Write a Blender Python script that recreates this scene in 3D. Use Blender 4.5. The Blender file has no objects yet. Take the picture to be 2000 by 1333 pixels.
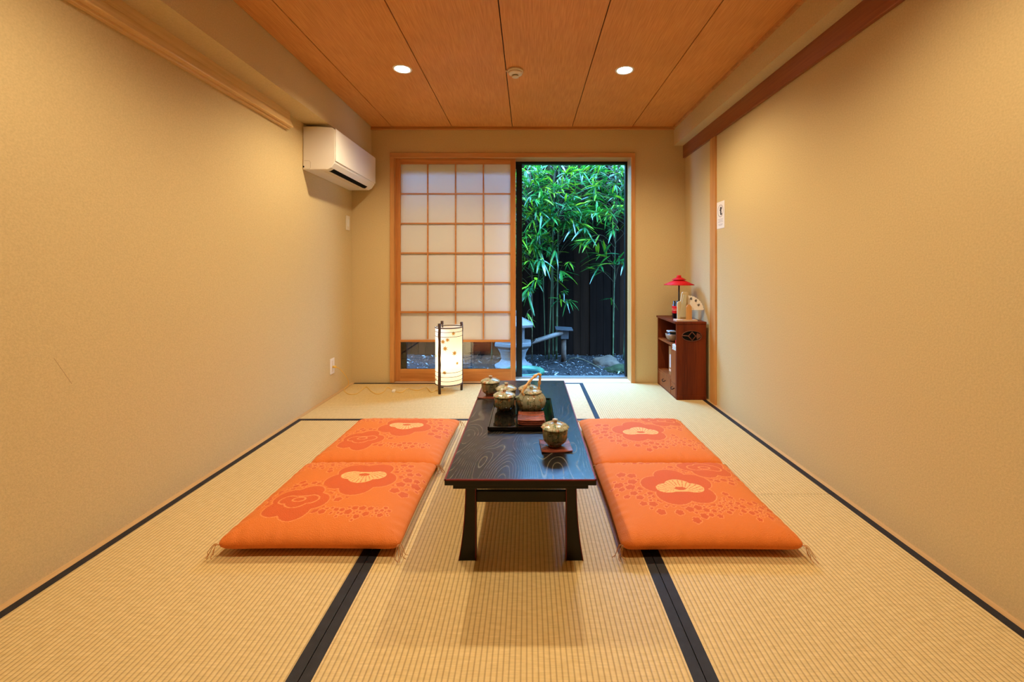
import bpy, math, random
import numpy as np
from mathutils import Vector, Matrix, noise as mnoise

# ------------------------------------------------------------------ camera, light, exposure
S = bpy.context.scene
COL = S.collection
F_PX, VPX, VPY, DB = 845.0, 1032.0, 529.0, 3.86      # focal length in px, vanishing point, distance of the back wall
cd = bpy.data.cameras.new('camera'); cam = bpy.data.objects.new('camera', cd); COL.objects.link(cam)
cam.location = (0, 0, 1.0); cam.rotation_euler = (math.pi/2, 0, 0)
cd.sensor_width = 36; cd.lens = F_PX*36/2000
cd.shift_x = -(VPX-1000)/2000; cd.shift_y = -(666.5-VPY)/2000
cd.clip_start = 0.02; cd.clip_end = 60
S.camera = cam
S.view_settings.view_transform = 'Standard'; S.view_settings.look = 'None'
S.view_settings.gamma = 1; S.view_settings.use_curve_mapping = False
S.view_settings.exposure = 0.0
S.cycles.use_denoising = True
S.cycles.max_bounces = 10; S.cycles.diffuse_bounces = 6; S.cycles.transmission_bounces = 8
S.cycles.sample_clamp_indirect = 6; S.cycles.caustics_reflective = False; S.cycles.caustics_refractive = False

SKY_STRENGTH = 75.0
SKY_COLOR = (0.17, 0.46, 1.0, 1)
W = bpy.data.worlds.new('sky'); S.world = W; W.use_nodes = True
bg = W.node_tree.nodes['Background']; bg.inputs[1].default_value = SKY_STRENGTH
_nt = W.node_tree      # overcast evening sky: bright overhead, dim towards the built-up horizon
_tc = _nt.nodes.new('ShaderNodeTexCoord'); _sx = _nt.nodes.new('ShaderNodeSeparateXYZ'); _rp = _nt.nodes.new('ShaderNodeValToRGB')
_nt.links.new(_tc.outputs['Generated'], _sx.inputs[0]); _nt.links.new(_sx.outputs['Z'], _rp.inputs[0]); _nt.links.new(_rp.outputs[0], bg.inputs[0])
_rp.color_ramp.elements[0].position = 0.25; _rp.color_ramp.elements[0].color = tuple(c*.15 for c in SKY_COLOR[:3])+(1,)
_rp.color_ramp.elements[1].position = 0.80; _rp.color_ramp.elements[1].color = SKY_COLOR

def light(name, kind, loc, energy, color, rot=(0,0,0), **kw):
    d = bpy.data.lights.new(name, kind); d.energy = energy; d.color = color
    for k, v in kw.items():
        if k == 'portal': d.cycles.is_portal = v
        else: setattr(d, k, v)
    o = bpy.data.objects.new(name, d); COL.objects.link(o); o.location = loc; o.rotation_euler = rot
    return o
WARM = (1.0, 0.81, 0.53)
LAMPS = [(-0.80, 2.745), (0.614, 2.76), (-0.80, 1.08), (0.614, 1.08)]
LAMP_W, HALL_W = 74, 7
light('garden_daylight_portal', 'AREA', (-0.14, 4.06, 1.0), 1, (1,1,1), (math.radians(90), 0, math.radians(180)),
      shape='RECTANGLE', size=2.12, size_y=2.05, portal=True)
hall = light('entrance_lamp', 'SPOT', (0.0, -1.62, 2.25), HALL_W, WARM, (0,0,0), spot_size=math.radians(170), spot_blend=0.5, shadow_soft_size=0.02)

# ------------------------------------------------------------------ mesh helpers
class M:
    def __init__(s): s.v=[]; s.f=[]; s.mi=[]; s.sm=[]
    def add(s, vs, fs, mi=0, smooth=False):
        b=len(s.v); s.v += [tuple(p) for p in vs]
        for f in fs:
            s.f.append([i+b for i in f]); s.mi.append(mi); s.sm.append(smooth)
        return s
    def box(s, x0,x1,y0,y1,z0,z1, mi=0):
        return s.add([(x0,y0,z0),(x1,y0,z0),(x1,y1,z0),(x0,y1,z0),(x0,y0,z1),(x1,y0,z1),(x1,y1,z1),(x0,y1,z1)],
              [(0,3,2,1),(4,5,6,7),(0,1,5,4),(1,2,6,5),(2,3,7,6),(3,0,4,7)], mi)
    def prism(s, poly, axis, a, b, mi=0, smooth=False):
        def p(q,t):
            if axis=='y': return (q[0],t,q[1])
            if axis=='x': return (t,q[0],q[1])
            return (q[0],q[1],t)
        n=len(poly); vs=[p(q,a) for q in poly]+[p(q,b) for q in poly]
        s.add(vs, [tuple(range(n-1,-1,-1)), tuple(range(n,2*n))], mi)
        b0=len(s.v)-2*n
        for i in range(n):
            j=(i+1)%n; s.f.append([b0+i,b0+j,b0+n+j,b0+n+i]); s.mi.append(mi); s.sm.append(smooth)
        return s
    def lathe(s, prof, c=(0,0,0), seg=32, mi=0, smooth=True, mod=None, caps=True):
        vs=[]; fs=[]
        for k,(r,z) in enumerate(prof):
            for i in range(seg):
                a=2*math.pi*i/seg; rr=r*(mod(a,k) if mod else 1)
                vs.append((c[0]+rr*math.cos(a), c[1]+rr*math.sin(a), c[2]+z))
        for k in range(len(prof)-1):
            for i in range(seg):
                j=(i+1)%seg; fs.append((k*seg+i,k*seg+j,(k+1)*seg+j,(k+1)*seg+i))
        s.add(vs,fs,mi,smooth)
        if caps:
            b=len(s.v)-len(vs); n=len(prof)
            s.f.append([b+i for i in range(seg-1,-1,-1)]); s.mi.append(mi); s.sm.append(False)
            s.f.append([b+(n-1)*seg+i for i in range(seg)]); s.mi.append(mi); s.sm.append(False)
        return s
    def tube(s, pts, r, seg=8, mi=0, caps=True):
        pts=[Vector(p) for p in pts]; n=len(pts)
        rs = r if isinstance(r,(list,tuple)) else [r]*n
        up=None; vs=[]
        for i,p in enumerate(pts):
            t=(pts[min(i+1,n-1)]-pts[max(i-1,0)])
            if t.length<1e-9: t=Vector((0,0,1))
            t.normalize()
            if up is None:
                up=Vector((0,0,1)) if abs(t.z)<.9 else Vector((1,0,0))
            a=(up-t*up.dot(t))
            if a.length<1e-6: a=t.orthogonal()
            a.normalize(); up=a; b=t.cross(a)
            for k in range(seg):
                th=2*math.pi*k/seg; vs.append(p+(a*math.cos(th)+b*math.sin(th))*rs[i])
        fs=[(i*seg+k,i*seg+(k+1)%seg,(i+1)*seg+(k+1)%seg,(i+1)*seg+k) for i in range(n-1) for k in range(seg)]
        s.add(vs,fs,mi,True)
        if caps:
            b=len(s.v)-len(vs)
            s.f.append([b+k for k in range(seg-1,-1,-1)]); s.mi.append(mi); s.sm.append(False)
            s.f.append([b+(n-1)*seg+k for k in range(seg)]); s.mi.append(mi); s.sm.append(False)
        return s
    def build(s, name, mats, parent=None, loc=(0,0,0), rot=(0,0,0), bevel=0, auto=None):
        me=bpy.data.meshes.new(name); me.from_pydata(s.v,[],s.f); 
        if not isinstance(mats,(list,tuple)): mats=[mats]
        for m in mats: me.materials.append(m)
        me.polygons.foreach_set('material_index', s.mi); me.polygons.foreach_set('use_smooth', s.sm)
        me.update()
        o=bpy.data.objects.new(name, me); COL.objects.link(o); o.location=loc; o.rotation_euler=rot
        if parent: o.parent=parent
        if bevel:
            b=o.modifiers.new('bevel','BEVEL'); b.width=bevel; b.segments=2; b.limit_method='ANGLE'; b.angle_limit=math.radians(40)
        return o

def smoothpts(pts, n=8):
    pts=[Vector(p) for p in pts]; out=[]
    for i in range(len(pts)-1):
        p0=pts[max(i-1,0)];p1=pts[i];p2=pts[i+1];p3=pts[min(i+2,len(pts)-1)]
        for k in range(n):
            t=k/n
            out.append(.5*((2*p1)+(p2-p0)*t+(2*p0-5*p1+4*p2-p3)*t*t+(3*p1-p0-3*p2+p3)*t**3))
    out.append(pts[-1]); return out

def thing(name, label, cat, loc=(0,0,0), rz=0, group=None):
    o=bpy.data.objects.new(name,None); COL.objects.link(o); o.location=loc; o.rotation_euler=(0,0,rz)
    o.empty_display_size=.05
    tag(o,label,cat,group); return o
def tag(o,label=None,cat=None,group=None,kind=None):
    if label: o['label']=label
    if cat: o['category']=cat
    if group: o['group']=group
    if kind: o['kind']=kind
    return o
def struct(o): o['kind']='structure'; return o
def dup(root, loc, rz, label, group=None):
    r=root.copy(); COL.objects.link(r); r.location=loc; r.rotation_euler=(0,0,rz); r['label']=label
    if group: r['group']=group
    for ch in list(root.children):
        c=ch.copy(); COL.objects.link(c); c.parent=r
        for g in list(ch.children):
            d=g.copy(); COL.objects.link(d); d.parent=c
    return r
def P(px,py,Y):     # the point at distance Y that the photo shows at this pixel
    return ((px-VPX)/F_PX*Y, Y, 1-(py-VPY)/F_PX*Y)

# ------------------------------------------------------------------ material helpers
def new(name):
    m=bpy.data.materials.new(name); m.use_nodes=True; nt=m.node_tree
    b=nt.nodes['Principled BSDF']; return m,nt,b
def N(nt,t,**k):
    n=nt.nodes.new(t)
    for a,v in k.items():
        if a in n.inputs.keys() if isinstance(a,str) else False: n.inputs[a].default_value=v
        else: setattr(n,a,v)
    return n
def plain(name,c,rough=.5,metal=0,spec=.5,coat=0,em=None,es=0,nscale=0,namt=.1,bump=0,bscale=60):
    m,nt,b=new(name); L=nt.links
    b.inputs['Base Color'].default_value=(*c,1); b.inputs['Roughness'].default_value=rough
    b.inputs['Metallic'].default_value=metal; b.inputs['Specular IOR Level'].default_value=spec
    b.inputs['Coat Weight'].default_value=coat
    if em: b.inputs['Emission Color'].default_value=(*em,1); b.inputs['Emission Strength'].default_value=es
    if nscale or bump:
        tc=N(nt,'ShaderNodeTexCoord')
    if nscale:
        n=N(nt,'ShaderNodeTexNoise'); n.inputs['Scale'].default_value=nscale; n.inputs['Detail'].default_value=4
        L.new(tc.outputs['Object'],n.inputs['Vector'])
        r=N(nt,'ShaderNodeValToRGB'); r.color_ramp.elements[0].position=.3; r.color_ramp.elements[1].position=.7
        r.color_ramp.elements[0].color=(*[x*(1-namt) for x in c],1); r.color_ramp.elements[1].color=(*[min(1,x*(1+namt)) for x in c],1)
        L.new(n.outputs['Fac'],r.inputs[0]); L.new(r.outputs[0],b.inputs['Base Color'])
    if bump:
        n=N(nt,'ShaderNodeTexNoise'); n.inputs['Scale'].default_value=bscale; n.inputs['Detail'].default_value=3
        L.new(tc.outputs['Object'],n.inputs['Vector'])
        q=N(nt,'ShaderNodeBump'); q.inputs['Strength'].default_value=bump; q.inputs['Distance'].default_value=.003
        L.new(n.outputs['Fac'],q.inputs['Height']); L.new(q.outputs[0],b.inputs['Normal'])
    return m
def wood(name,c1,c2,axis='z',scale=14,stretch=.06,rough=.45,spec=.5,coat=0,fine=90):
    m,nt,b=new(name); L=nt.links
    tc=N(nt,'ShaderNodeTexCoord'); mp=N(nt,'ShaderNodeMapping')
    sc=[1,1,1]; sc['xyz'.index(axis)]=stretch; mp.inputs['Scale'].default_value=sc
    L.new(tc.outputs['Object'],mp.inputs[0])
    n1=N(nt,'ShaderNodeTexNoise'); n1.inputs['Scale'].default_value=scale; n1.inputs['Detail'].default_value=5; n1.inputs['Distortion'].default_value=.6
    n2=N(nt,'ShaderNodeTexNoise'); n2.inputs['Scale'].default_value=fine; n2.inputs['Detail'].default_value=3
    L.new(mp.outputs[0],n1.inputs['Vector']); L.new(mp.outputs[0],n2.inputs['Vector'])
    mx=N(nt,'ShaderNodeMath',operation='MULTIPLY_ADD'); mx.inputs[1].default_value=.35
    L.new(n2.outputs['Fac'],mx.inputs[0]); 
    m2=N(nt,'ShaderNodeMath',operation='MULTIPLY'); m2.inputs[1].default_value=.65; L.new(n1.outputs['Fac'],m2.inputs[0]); L.new(m2.outputs[0],mx.inputs[2])
    r=N(nt,'ShaderNodeValToRGB'); r.color_ramp.elements[0].position=.36; r.color_ramp.elements[1].position=.62
    r.color_ramp.elements[0].color=(*c2,1); r.color_ramp.elements[1].color=(*c1,1)
    L.new(mx.outputs[0],r.inputs[0]); L.new(r.outputs[0],b.inputs['Base Color'])
    b.inputs['Roughness'].default_value=rough; b.inputs['Specular IOR Level'].default_value=spec; b.inputs['Coat Weight'].default_value=coat
    q=N(nt,'ShaderNodeBump'); q.inputs['Strength'].default_value=.08; q.inputs['Distance'].default_value=.002
    L.new(mx.outputs[0],q.inputs['Height']); L.new(q.outputs[0],b.inputs['Normal'])
    return m

WALLC=(.605,.47,.245)
def wall_mat(name, scratch=False):
    m,nt,b=new(name); L=nt.links
    tc=N(nt,'ShaderNodeTexCoord')
    n=N(nt,'ShaderNodeTexNoise'); n.inputs['Scale'].default_value=150; n.inputs['Detail'].default_value=5; L.new(tc.outputs['Object'],n.inputs['Vector'])
    n2=N(nt,'ShaderNodeTexNoise'); n2.inputs['Scale'].default_value=420; n2.inputs['Detail'].default_value=2; L.new(tc.outputs['Object'],n2.inputs['Vector'])
    r=N(nt,'ShaderNodeValToRGB'); r.color_ramp.elements[0].position=.3; r.color_ramp.elements[1].position=.7
    r.color_ramp.elements[0].color=(*[x*.92 for x in WALLC],1); r.color_ramp.elements[1].color=(*[x*1.06 for x in WALLC],1)
    L.new(n.outputs['Fac'],r.inputs[0]); out=r.outputs[0]
    if scratch:   # the short dark scuff line on the left wall
        sx=N(nt,'ShaderNodeSeparateXYZ'); L.new(tc.outputs['Object'],sx.inputs[0])
        y0,z0,y1,z1=1.436,.709,1.492,.610; d=math.hypot(y1-y0,z1-z0); ny,nz=(z1-z0)/d,-(y1-y0)/d; ty,tz=(y1-y0)/d,(z1-z0)/d
        def lin(a,c,off):
            p=N(nt,'ShaderNodeMath',operation='MULTIPLY'); p.inputs[1].default_value=a; L.new(sx.outputs['Y'],p.inputs[0])
            q=N(nt,'ShaderNodeMath',operation='MULTIPLY_ADD'); q.inputs[1].default_value=c; L.new(sx.outputs['Z'],q.inputs[0]); L.new(p.outputs[0],q.inputs[2])
            s_=N(nt,'ShaderNodeMath',operation='SUBTRACT'); s_.inputs[1].default_value=off; L.new(q.outputs[0],s_.inputs[0]); return s_.outputs[0]
        u=lin(ny,nz,ny*y0+nz*z0); v=lin(ty,tz,ty*(y0+y1)/2+tz*(z0+z1)/2)
        au=N(nt,'ShaderNodeMath',operation='ABSOLUTE'); L.new(u,au.inputs[0]); av=N(nt,'ShaderNodeMath',operation='ABSOLUTE'); L.new(v,av.inputs[0])
        lu=N(nt,'ShaderNodeMath',operation='LESS_THAN'); lu.inputs[1].default_value=.0009; L.new(au.outputs[0],lu.inputs[0])
        lv=N(nt,'ShaderNodeMath',operation='LESS_THAN'); lv.inputs[1].default_value=d/2; L.new(av.outputs[0],lv.inputs[0])
        mu=N(nt,'ShaderNodeMath',operation='MULTIPLY'); L.new(lu.outputs[0],mu.inputs[0]); L.new(lv.outputs[0],mu.inputs[1])
        mx=N(nt,'ShaderNodeMixRGB'); mx.inputs[2].default_value=(.38,.27,.14,1); L.new(mu.outputs[0],mx.inputs[0]); L.new(out,mx.inputs[1]); out=mx.outputs[0]
    L.new(out,b.inputs['Base Color']); b.inputs['Roughness'].default_value=.75; b.inputs['Specular IOR Level'].default_value=.2
    ad=N(nt,'ShaderNodeMath',operation='ADD'); L.new(n.outputs['Fac'],ad.inputs[0]); L.new(n2.outputs['Fac'],ad.inputs[1])
    q=N(nt,'ShaderNodeBump'); q.inputs['Strength'].default_value=.35; q.inputs['Distance'].default_value=.0015
    L.new(ad.outputs[0],q.inputs['Height']); L.new(q.outputs[0],b.inputs['Normal'])
    return m
def tatami_mat():
    m,nt,b=new('rush_weave'); L=nt.links
    tc=N(nt,'ShaderNodeTexCoord'); sx=N(nt,'ShaderNodeSeparateXYZ'); L.new(tc.outputs['Object'],sx.inputs[0])
    def mul(a,k,op='MULTIPLY'):
        n=N(nt,'ShaderNodeMath',operation=op); L.new(a,n.inputs[0]); n.inputs[1].default_value=k; return n.outputs[0]
    # ribs run along the mat every 14.8 mm
    s1=N(nt,'ShaderNodeMath',operation='SINE'); L.new(mul(sx.outputs['X'],2*math.pi/.0148),s1.inputs[0])
    a1=N(nt,'ShaderNodeMath',operation='ABSOLUTE'); 
    s1b=N(nt,'ShaderNodeMath',operation='SINE'); L.new(mul(sx.outputs['X'],math.pi/.0148),s1b.inputs[0]); L.new(s1b.outputs[0],a1.inputs[0])
    pw=N(nt,'ShaderNodeMath',operation='POWER'); L.new(a1.outputs[0],pw.inputs[0]); pw.inputs[1].default_value=1.0
    # single rushes lie across
    mp=N(nt,'ShaderNodeMapping'); mp.inputs['Scale'].default_value=(18,420,1); L.new(tc.outputs['Object'],mp.inputs[0])
    n1=N(nt,'ShaderNodeTexNoise'); n1.inputs['Scale'].default_value=1; n1.inputs['Detail'].default_value=2; L.new(mp.outputs[0],n1.inputs['Vector'])
    mp2=N(nt,'ShaderNodeMapping'); mp2.inputs['Scale'].default_value=(30,90,1); L.new(tc.outputs['Object'],mp2.inputs[0])
    n2=N(nt,'ShaderNodeTexNoise'); n2.inputs['Scale'].default_value=1; n2.inputs['Detail'].default_value=3; L.new(mp2.outputs[0],n2.inputs['Vector'])
    c=N(nt,'ShaderNodeValToRGB'); e=c.color_ramp.elements; e[0].position=.25; e[1].position=.75
    e[0].color=(.67,.485,.205,1); e[1].color=(.77,.58,.27,1); L.new(n2.outputs['Fac'],c.inputs[0])
    mx=N(nt,'ShaderNodeMixRGB',blend_type='MULTIPLY'); mx.inputs[0].default_value=.75; L.new(c.outputs[0],mx.inputs[1])
    r=N(nt,'ShaderNodeValToRGB'); e=r.color_ramp.elements; e[0].position=.0; e[0].color=(.40,.33,.25,1); e[1].position=.62; e[1].color=(1,1,1,1)  # shade in the troughs between ribs, painted into the colour
    L.new(pw.outputs[0],r.inputs[0]); L.new(r.outputs[0],mx.inputs[2])
    mx2=N(nt,'ShaderNodeMixRGB',blend_type='MULTIPLY'); mx2.inputs[0].default_value=.35; L.new(mx.outputs[0],mx2.inputs[1]); L.new(n1.outputs['Fac'],mx2.inputs[2])
    g=N(nt,'ShaderNodeMixRGB',blend_type='MULTIPLY'); g.inputs[0].default_value=1; g.inputs[2].default_value=(1.12,1.12,1.12,1); L.new(mx2.outputs[0],g.inputs[1])
    L.new(g.outputs[0],b.inputs['Base Color']); b.inputs['Roughness'].default_value=.5; b.inputs['Specular IOR Level'].default_value=.35
    h=N(nt,'ShaderNodeMath',operation='MULTIPLY_ADD'); L.new(n1.outputs['Fac'],h.inputs[0]); h.inputs[1].default_value=.35; L.new(pw.outputs[0],h.inputs[2])
    q=N(nt,'ShaderNodeBump'); q.inputs['Strength'].default_value=.55; q.inputs['Distance'].default_value=.0016; L.new(h.outputs[0],q.inputs['Height']); L.new(q.outputs[0],b.inputs['Normal'])
    return m
def ceil_mat():
    m,nt,b=new('ceiling_cedar'); L=nt.links
    tc=N(nt,'ShaderNodeTexCoord'); mp=N(nt,'ShaderNodeMapping'); mp.inputs['Scale'].default_value=(1,.03,1); L.new(tc.outputs['Object'],mp.inputs[0])
    n=N(nt,'ShaderNodeTexNoise'); n.inputs['Scale'].default_value=260; n.inputs['Detail'].default_value=2; L.new(mp.outputs[0],n.inputs['Vector'])
    n2=N(nt,'ShaderNodeTexNoise'); n2.inputs['Scale'].default_value=3; n2.inputs['Detail'].default_value=3; L.new(tc.outputs['Object'],n2.inputs['Vector'])
    r=N(nt,'ShaderNodeValToRGB'); e=r.color_ramp.elements; e[0].position=.35; e[0].color=(.66,.265,.058,1); e[1].position=.65; e[1].color=(.80,.365,.098,1); L.new(n.outputs['Fac'],r.inputs[0])
    mx=N(nt,'ShaderNodeMixRGB',blend_type='MULTIPLY'); mx.inputs[0].default_value=.25; L.new(r.outputs[0],mx.inputs[1]); L.new(n2.outputs['Fac'],mx.inputs[2])
    L.new(mx.outputs[0],b.inputs['Base Color']); b.inputs['Roughness'].default_value=.5; b.inputs['Specular IOR Level'].default_value=.35
    return m
def lacquer(name, base, line, axis_stretch=(4.5,1.5,1), lines=34, rough=.22):
    m,nt,b=new(name); L=nt.links
    tc=N(nt,'ShaderNodeTexCoord'); mp=N(nt,'ShaderNodeMapping'); mp.inputs['Scale'].default_value=axis_stretch; L.new(tc.outputs['Object'],mp.inputs[0])
    n=N(nt,'ShaderNodeTexNoise'); n.inputs['Scale'].default_value=1.15; n.inputs['Detail'].default_value=1.2; n.inputs['Roughness'].default_value=.35; L.new(mp.outputs[0],n.inputs['Vector'])
    k=N(nt,'ShaderNodeMath',operation='MULTIPLY'); k.inputs[1].default_value=lines*2*math.pi; L.new(n.outputs['Fac'],k.inputs[0])
    s=N(nt,'ShaderNodeMath',operation='SINE'); L.new(k.outputs[0],s.inputs[0])
    nf=N(nt,'ShaderNodeTexNoise'); nf.inputs['Scale'].default_value=22; nf.inputs['Detail'].default_value=3; L.new(tc.outputs['Object'],nf.inputs['Vector'])
    r=N(nt,'ShaderNodeValToRGB'); e=r.color_ramp.elements; e[0].position=.86; e[0].color=(0,0,0,1); e[1].position=1; e[1].color=(1,1,1,1)
    sc=N(nt,'ShaderNodeMath',operation='MULTIPLY_ADD'); sc.inputs[1].default_value=.5; sc.inputs[2].default_value=.5; L.new(s.outputs[0],sc.inputs[0]); L.new(sc.outputs[0],r.inputs[0])
    w=N(nt,'ShaderNodeMath',operation='MULTIPLY'); L.new(r.outputs[0],w.inputs[0]); L.new(nf.outputs['Fac'],w.inputs[1])
    mx=N(nt,'ShaderNodeMixRGB'); mx.inputs[1].default_value=(*base,1); mx.inputs[2].default_value=(*line,1); L.new(w.outputs[0],mx.inputs[0])
    L.new(mx.outputs[0],b.inputs['Base Color']); b.inputs['Roughness'].default_value=rough; b.inputs['IOR'].default_value=1.5
    b.inputs['Coat Weight'].default_value=.25; b.inputs['Coat Roughness'].default_value=.10
    return m
def ceramic(name, base, accents, scale=55, amt=.8):
    m,nt,b=new(name); L=nt.links
    tc=N(nt,'ShaderNodeTexCoord')
    v=N(nt,'ShaderNodeTexVoronoi'); v.inputs['Scale'].default_value=scale; L.new(tc.outputs['Object'],v.inputs['Vector'])
    n=N(nt,'ShaderNodeTexNoise'); n.inputs['Scale'].default_value=scale*2.2; n.inputs['Detail'].default_value=4; n.inputs['Distortion'].default_value=1.2; L.new(tc.outputs['Object'],n.inputs['Vector'])
    sp=N(nt,'ShaderNodeSeparateColor'); L.new(v.outputs['Color'],sp.inputs[0])
    r=N(nt,'ShaderNodeValToRGB'); r.color_ramp.interpolation='CONSTANT'; e=r.color_ramp.elements
    e[0].position=0; e[0].color=(*base,1); e[1].position=.42; e[1].color=(*accents[0],1)
    for i,a in enumerate(accents[1:]):
        q=e.new(.42+.58*(i+1)/len(accents)); q.color=(*a,1)
    L.new(sp.outputs[0],r.inputs[0])
    w=N(nt,'ShaderNodeValToRGB'); e=w.color_ramp.elements; e[0].position=.45; e[0].color=(0,0,0,1); e[1].position=.55; e[1].color=(1,1,1,1); L.new(n.outputs['Fac'],w.inputs[0])
    k=N(nt,'ShaderNodeMath',operation='MULTIPLY'); k.inputs[1].default_value=amt; L.new(w.outputs[0],k.inputs[0])
    mx=N(nt,'ShaderNodeMixRGB'); mx.inputs[1].default_value=(*base,1); L.new(k.outputs[0],mx.inputs[0]); L.new(r.outputs[0],mx.inputs[2])
    sx=N(nt,'ShaderNodeSeparateXYZ'); L.new(tc.outputs['Object'],sx.inputs[0])     # painted panels round the wall
    at=N(nt,'ShaderNodeMath',operation='ARCTAN2'); L.new(sx.outputs['Y'],at.inputs[0]); L.new(sx.outputs['X'],at.inputs[1])
    a7=N(nt,'ShaderNodeMath',operation='MULTIPLY'); a7.inputs[1].default_value=7; L.new(at.outputs[0],a7.inputs[0])
    si=N(nt,'ShaderNodeMath',operation='SINE'); L.new(a7.outputs[0],si.inputs[0]); ab=N(nt,'ShaderNodeMath',operation='ABSOLUTE'); L.new(si.outputs[0],ab.inputs[0])
    pr_=N(nt,'ShaderNodeValToRGB'); e=pr_.color_ramp.elements; e[0].position=.08; e[0].color=(.25,.22,.14,1); e[1].position=.22; e[1].color=(1,1,1,1); L.new(ab.outputs[0],pr_.inputs[0])
    mp_=N(nt,'ShaderNodeMixRGB',blend_type='MULTIPLY'); mp_.inputs[0].default_value=.8; L.new(mx.outputs[0],mp_.inputs[1]); L.new(pr_.outputs[0],mp_.inputs[2]); mx=mp_
    L.new(mx.outputs[0],b.inputs['Base Color']); b.inputs['Roughness'].default_value=.2; b.inputs['Specular IOR Level'].default_value=.6
    q=N(nt,'ShaderNodeBump'); q.inputs['Strength'].default_value=.25; q.inputs['Distance'].default_value=.001; L.new(n.outputs['Fac'],q.inputs['Height']); L.new(q.outputs[0],b.inputs['Normal'])
    return m
def cushion_mat():
    m,nt,b=new('orange_brocade'); L=nt.links
    a=N(nt,'ShaderNodeVertexColor'); a.layer_name='weave'
    L.new(a.outputs['Color'],b.inputs['Base Color']); b.inputs['Roughness'].default_value=.62; b.inputs['Specular IOR Level'].default_value=.25
    b.inputs['Sheen Weight'].default_value=.15; b.inputs['Sheen Tint'].default_value=(1,.6,.3,1)
    tc=N(nt,'ShaderNodeTexCoord'); v=N(nt,'ShaderNodeTexVoronoi'); v.inputs['Scale'].default_value=330; L.new(tc.outputs['Object'],v.inputs['Vector'])
    q=N(nt,'ShaderNodeBump'); q.inputs['Strength'].default_value=.7; q.inputs['Distance'].default_value=.002; L.new(v.outputs['Distance'],q.inputs['Height']); L.new(q.outputs[0],b.inputs['Normal'])
    return m
def paper_mat():
    m,nt,b=new('shoji_paper'); L=nt.links
    out=nt.nodes['Material Output']; nt.nodes.remove(b)
    d=N(nt,'ShaderNodeBsdfDiffuse'); d.inputs[0].default_value=(.93,.91,.89,1)
    t=N(nt,'ShaderNodeBsdfTranslucent'); t.inputs[0].default_value=(.96,.94,.92,1)
    x=N(nt,'ShaderNodeMixShader'); x.inputs[0].default_value=.48; L.new(d.outputs[0],x.inputs[1]); L.new(t.outputs[0],x.inputs[2]); L.new(x.outputs[0],out.inputs[0])
    return m
def glass_mat(name='window_glass'):
    m,nt,b=new(name); L=nt.links; out=nt.nodes['Material Output']; nt.nodes.remove(b)
    t=N(nt,'ShaderNodeBsdfTransparent'); t.inputs[0].default_value=(.96,.97,.97,1)
    g=N(nt,'ShaderNodeBsdfGlossy'); g.inputs['Roughness'].default_value=.02
    f=N(nt,'ShaderNodeFresnel'); f.inputs[0].default_value=1.6
    x=N(nt,'ShaderNodeMixShader'); L.new(f.outputs[0],x.inputs[0]); L.new(t.outputs[0],x.inputs[1]); L.new(g.outputs[0],x.inputs[2]); L.new(x.outputs[0],out.inputs[0])
    return m
def shade_mat():
    m,nt,b=new('lamp_paper'); L=nt.links; out=nt.nodes['Material Output']; nt.nodes.remove(b)
    e=N(nt,'ShaderNodeEmission'); e.inputs[0].default_value=(1,.80,.50,1); e.inputs[1].default_value=.62
    d=N(nt,'ShaderNodeBsdfTranslucent'); d.inputs[0].default_value=(.7,.62,.5,1)
    x=N(nt,'ShaderNodeAddShader'); L.new(e.outputs[0],x.inputs[0]); L.new(d.outputs[0],x.inputs[1]); L.new(x.outputs[0],out.inputs[0])
    return m
def emit(name,c,s):
    m,nt,b=new(name); L=nt.links; out=nt.nodes['Material Output']; nt.nodes.remove(b)
    e=N(nt,'ShaderNodeEmission'); e.inputs[0].default_value=(*c,1); e.inputs[1].default_value=s; L.new(e.outputs[0],out.inputs[0]); return m

MT={}
MT['wall']=wall_mat('plaster_wallpaper'); MT['wall_l']=wall_mat('plaster_wallpaper_scuffed',True)
MT['tatami']=tatami_mat(); MT['ceil']=ceil_mat()
MT['border']=plain('black_cloth_border',(.012,.012,.016),.55,spec=.35,nscale=40,namt=.4,bump=.3,bscale=600)
MT['gap']=plain('dark_gap',(.01,.006,.004),.9)
MT['cedar_y']=wood('cedar_along',(.60,.30,.10),(.44,.19,.05),'y')
MT['cedar_x']=wood('cedar_across',(.60,.30,.10),(.44,.19,.05),'x')
MT['cedar_z']=wood('cedar_upright',(.62,.31,.10),(.46,.20,.05),'z')
MT['shoji_z']=wood('shoji_stile_wood',(.56,.235,.06),(.40,.14,.03),'z')
MT['shoji_x']=wood('shoji_rail_wood',(.60,.26,.07),(.40,.14,.03),'x')
MT['red_beam']=wood('red_stained_beam',(.34,.105,.03),(.22,.06,.018),'y',scale=8,rough=.4)
MT['pale_y']=wood('pale_rail_wood',(.78,.54,.25),(.62,.38,.15),'y',scale=10,rough=.3)
MT['lip']=wood('pale_floor_edge',(.62,.40,.18),(.5,.3,.12),'y')
MT['paper']=paper_mat(); MT['glass']=glass_mat()
MT['alu']=plain('black_aluminium',(.006,.007,.009),.35,spec=.3)
MT['track']=plain('grey_aluminium',(.25,.28,.3),.35,metal=.7)
MT['white']=plain('white_plastic',(.80,.77,.73),.35)
MT['cream']=plain('cream_plastic',(.72,.66,.56),.4)
MT['dark']=plain('black_slot',(.004,.004,.004),.8,spec=.1)
MT['lac']=lacquer('black_lacquer_grain',(.009,.008,.008),(.15,.14,.105),rough=.27,lines=50)
MT['lac_plain']=plain('black_lacquer',(.005,.0035,.003),.3,spec=.3)
MT['tray']=plain('gloss_black_lacquer',(.004,.0035,.003),.06,spec=.7)
MT['red_edge']=plain('red_lacquer_edge',(.17,.008,.008),.4,spec=.3)
MT['cushion']=cushion_mat()
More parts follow.
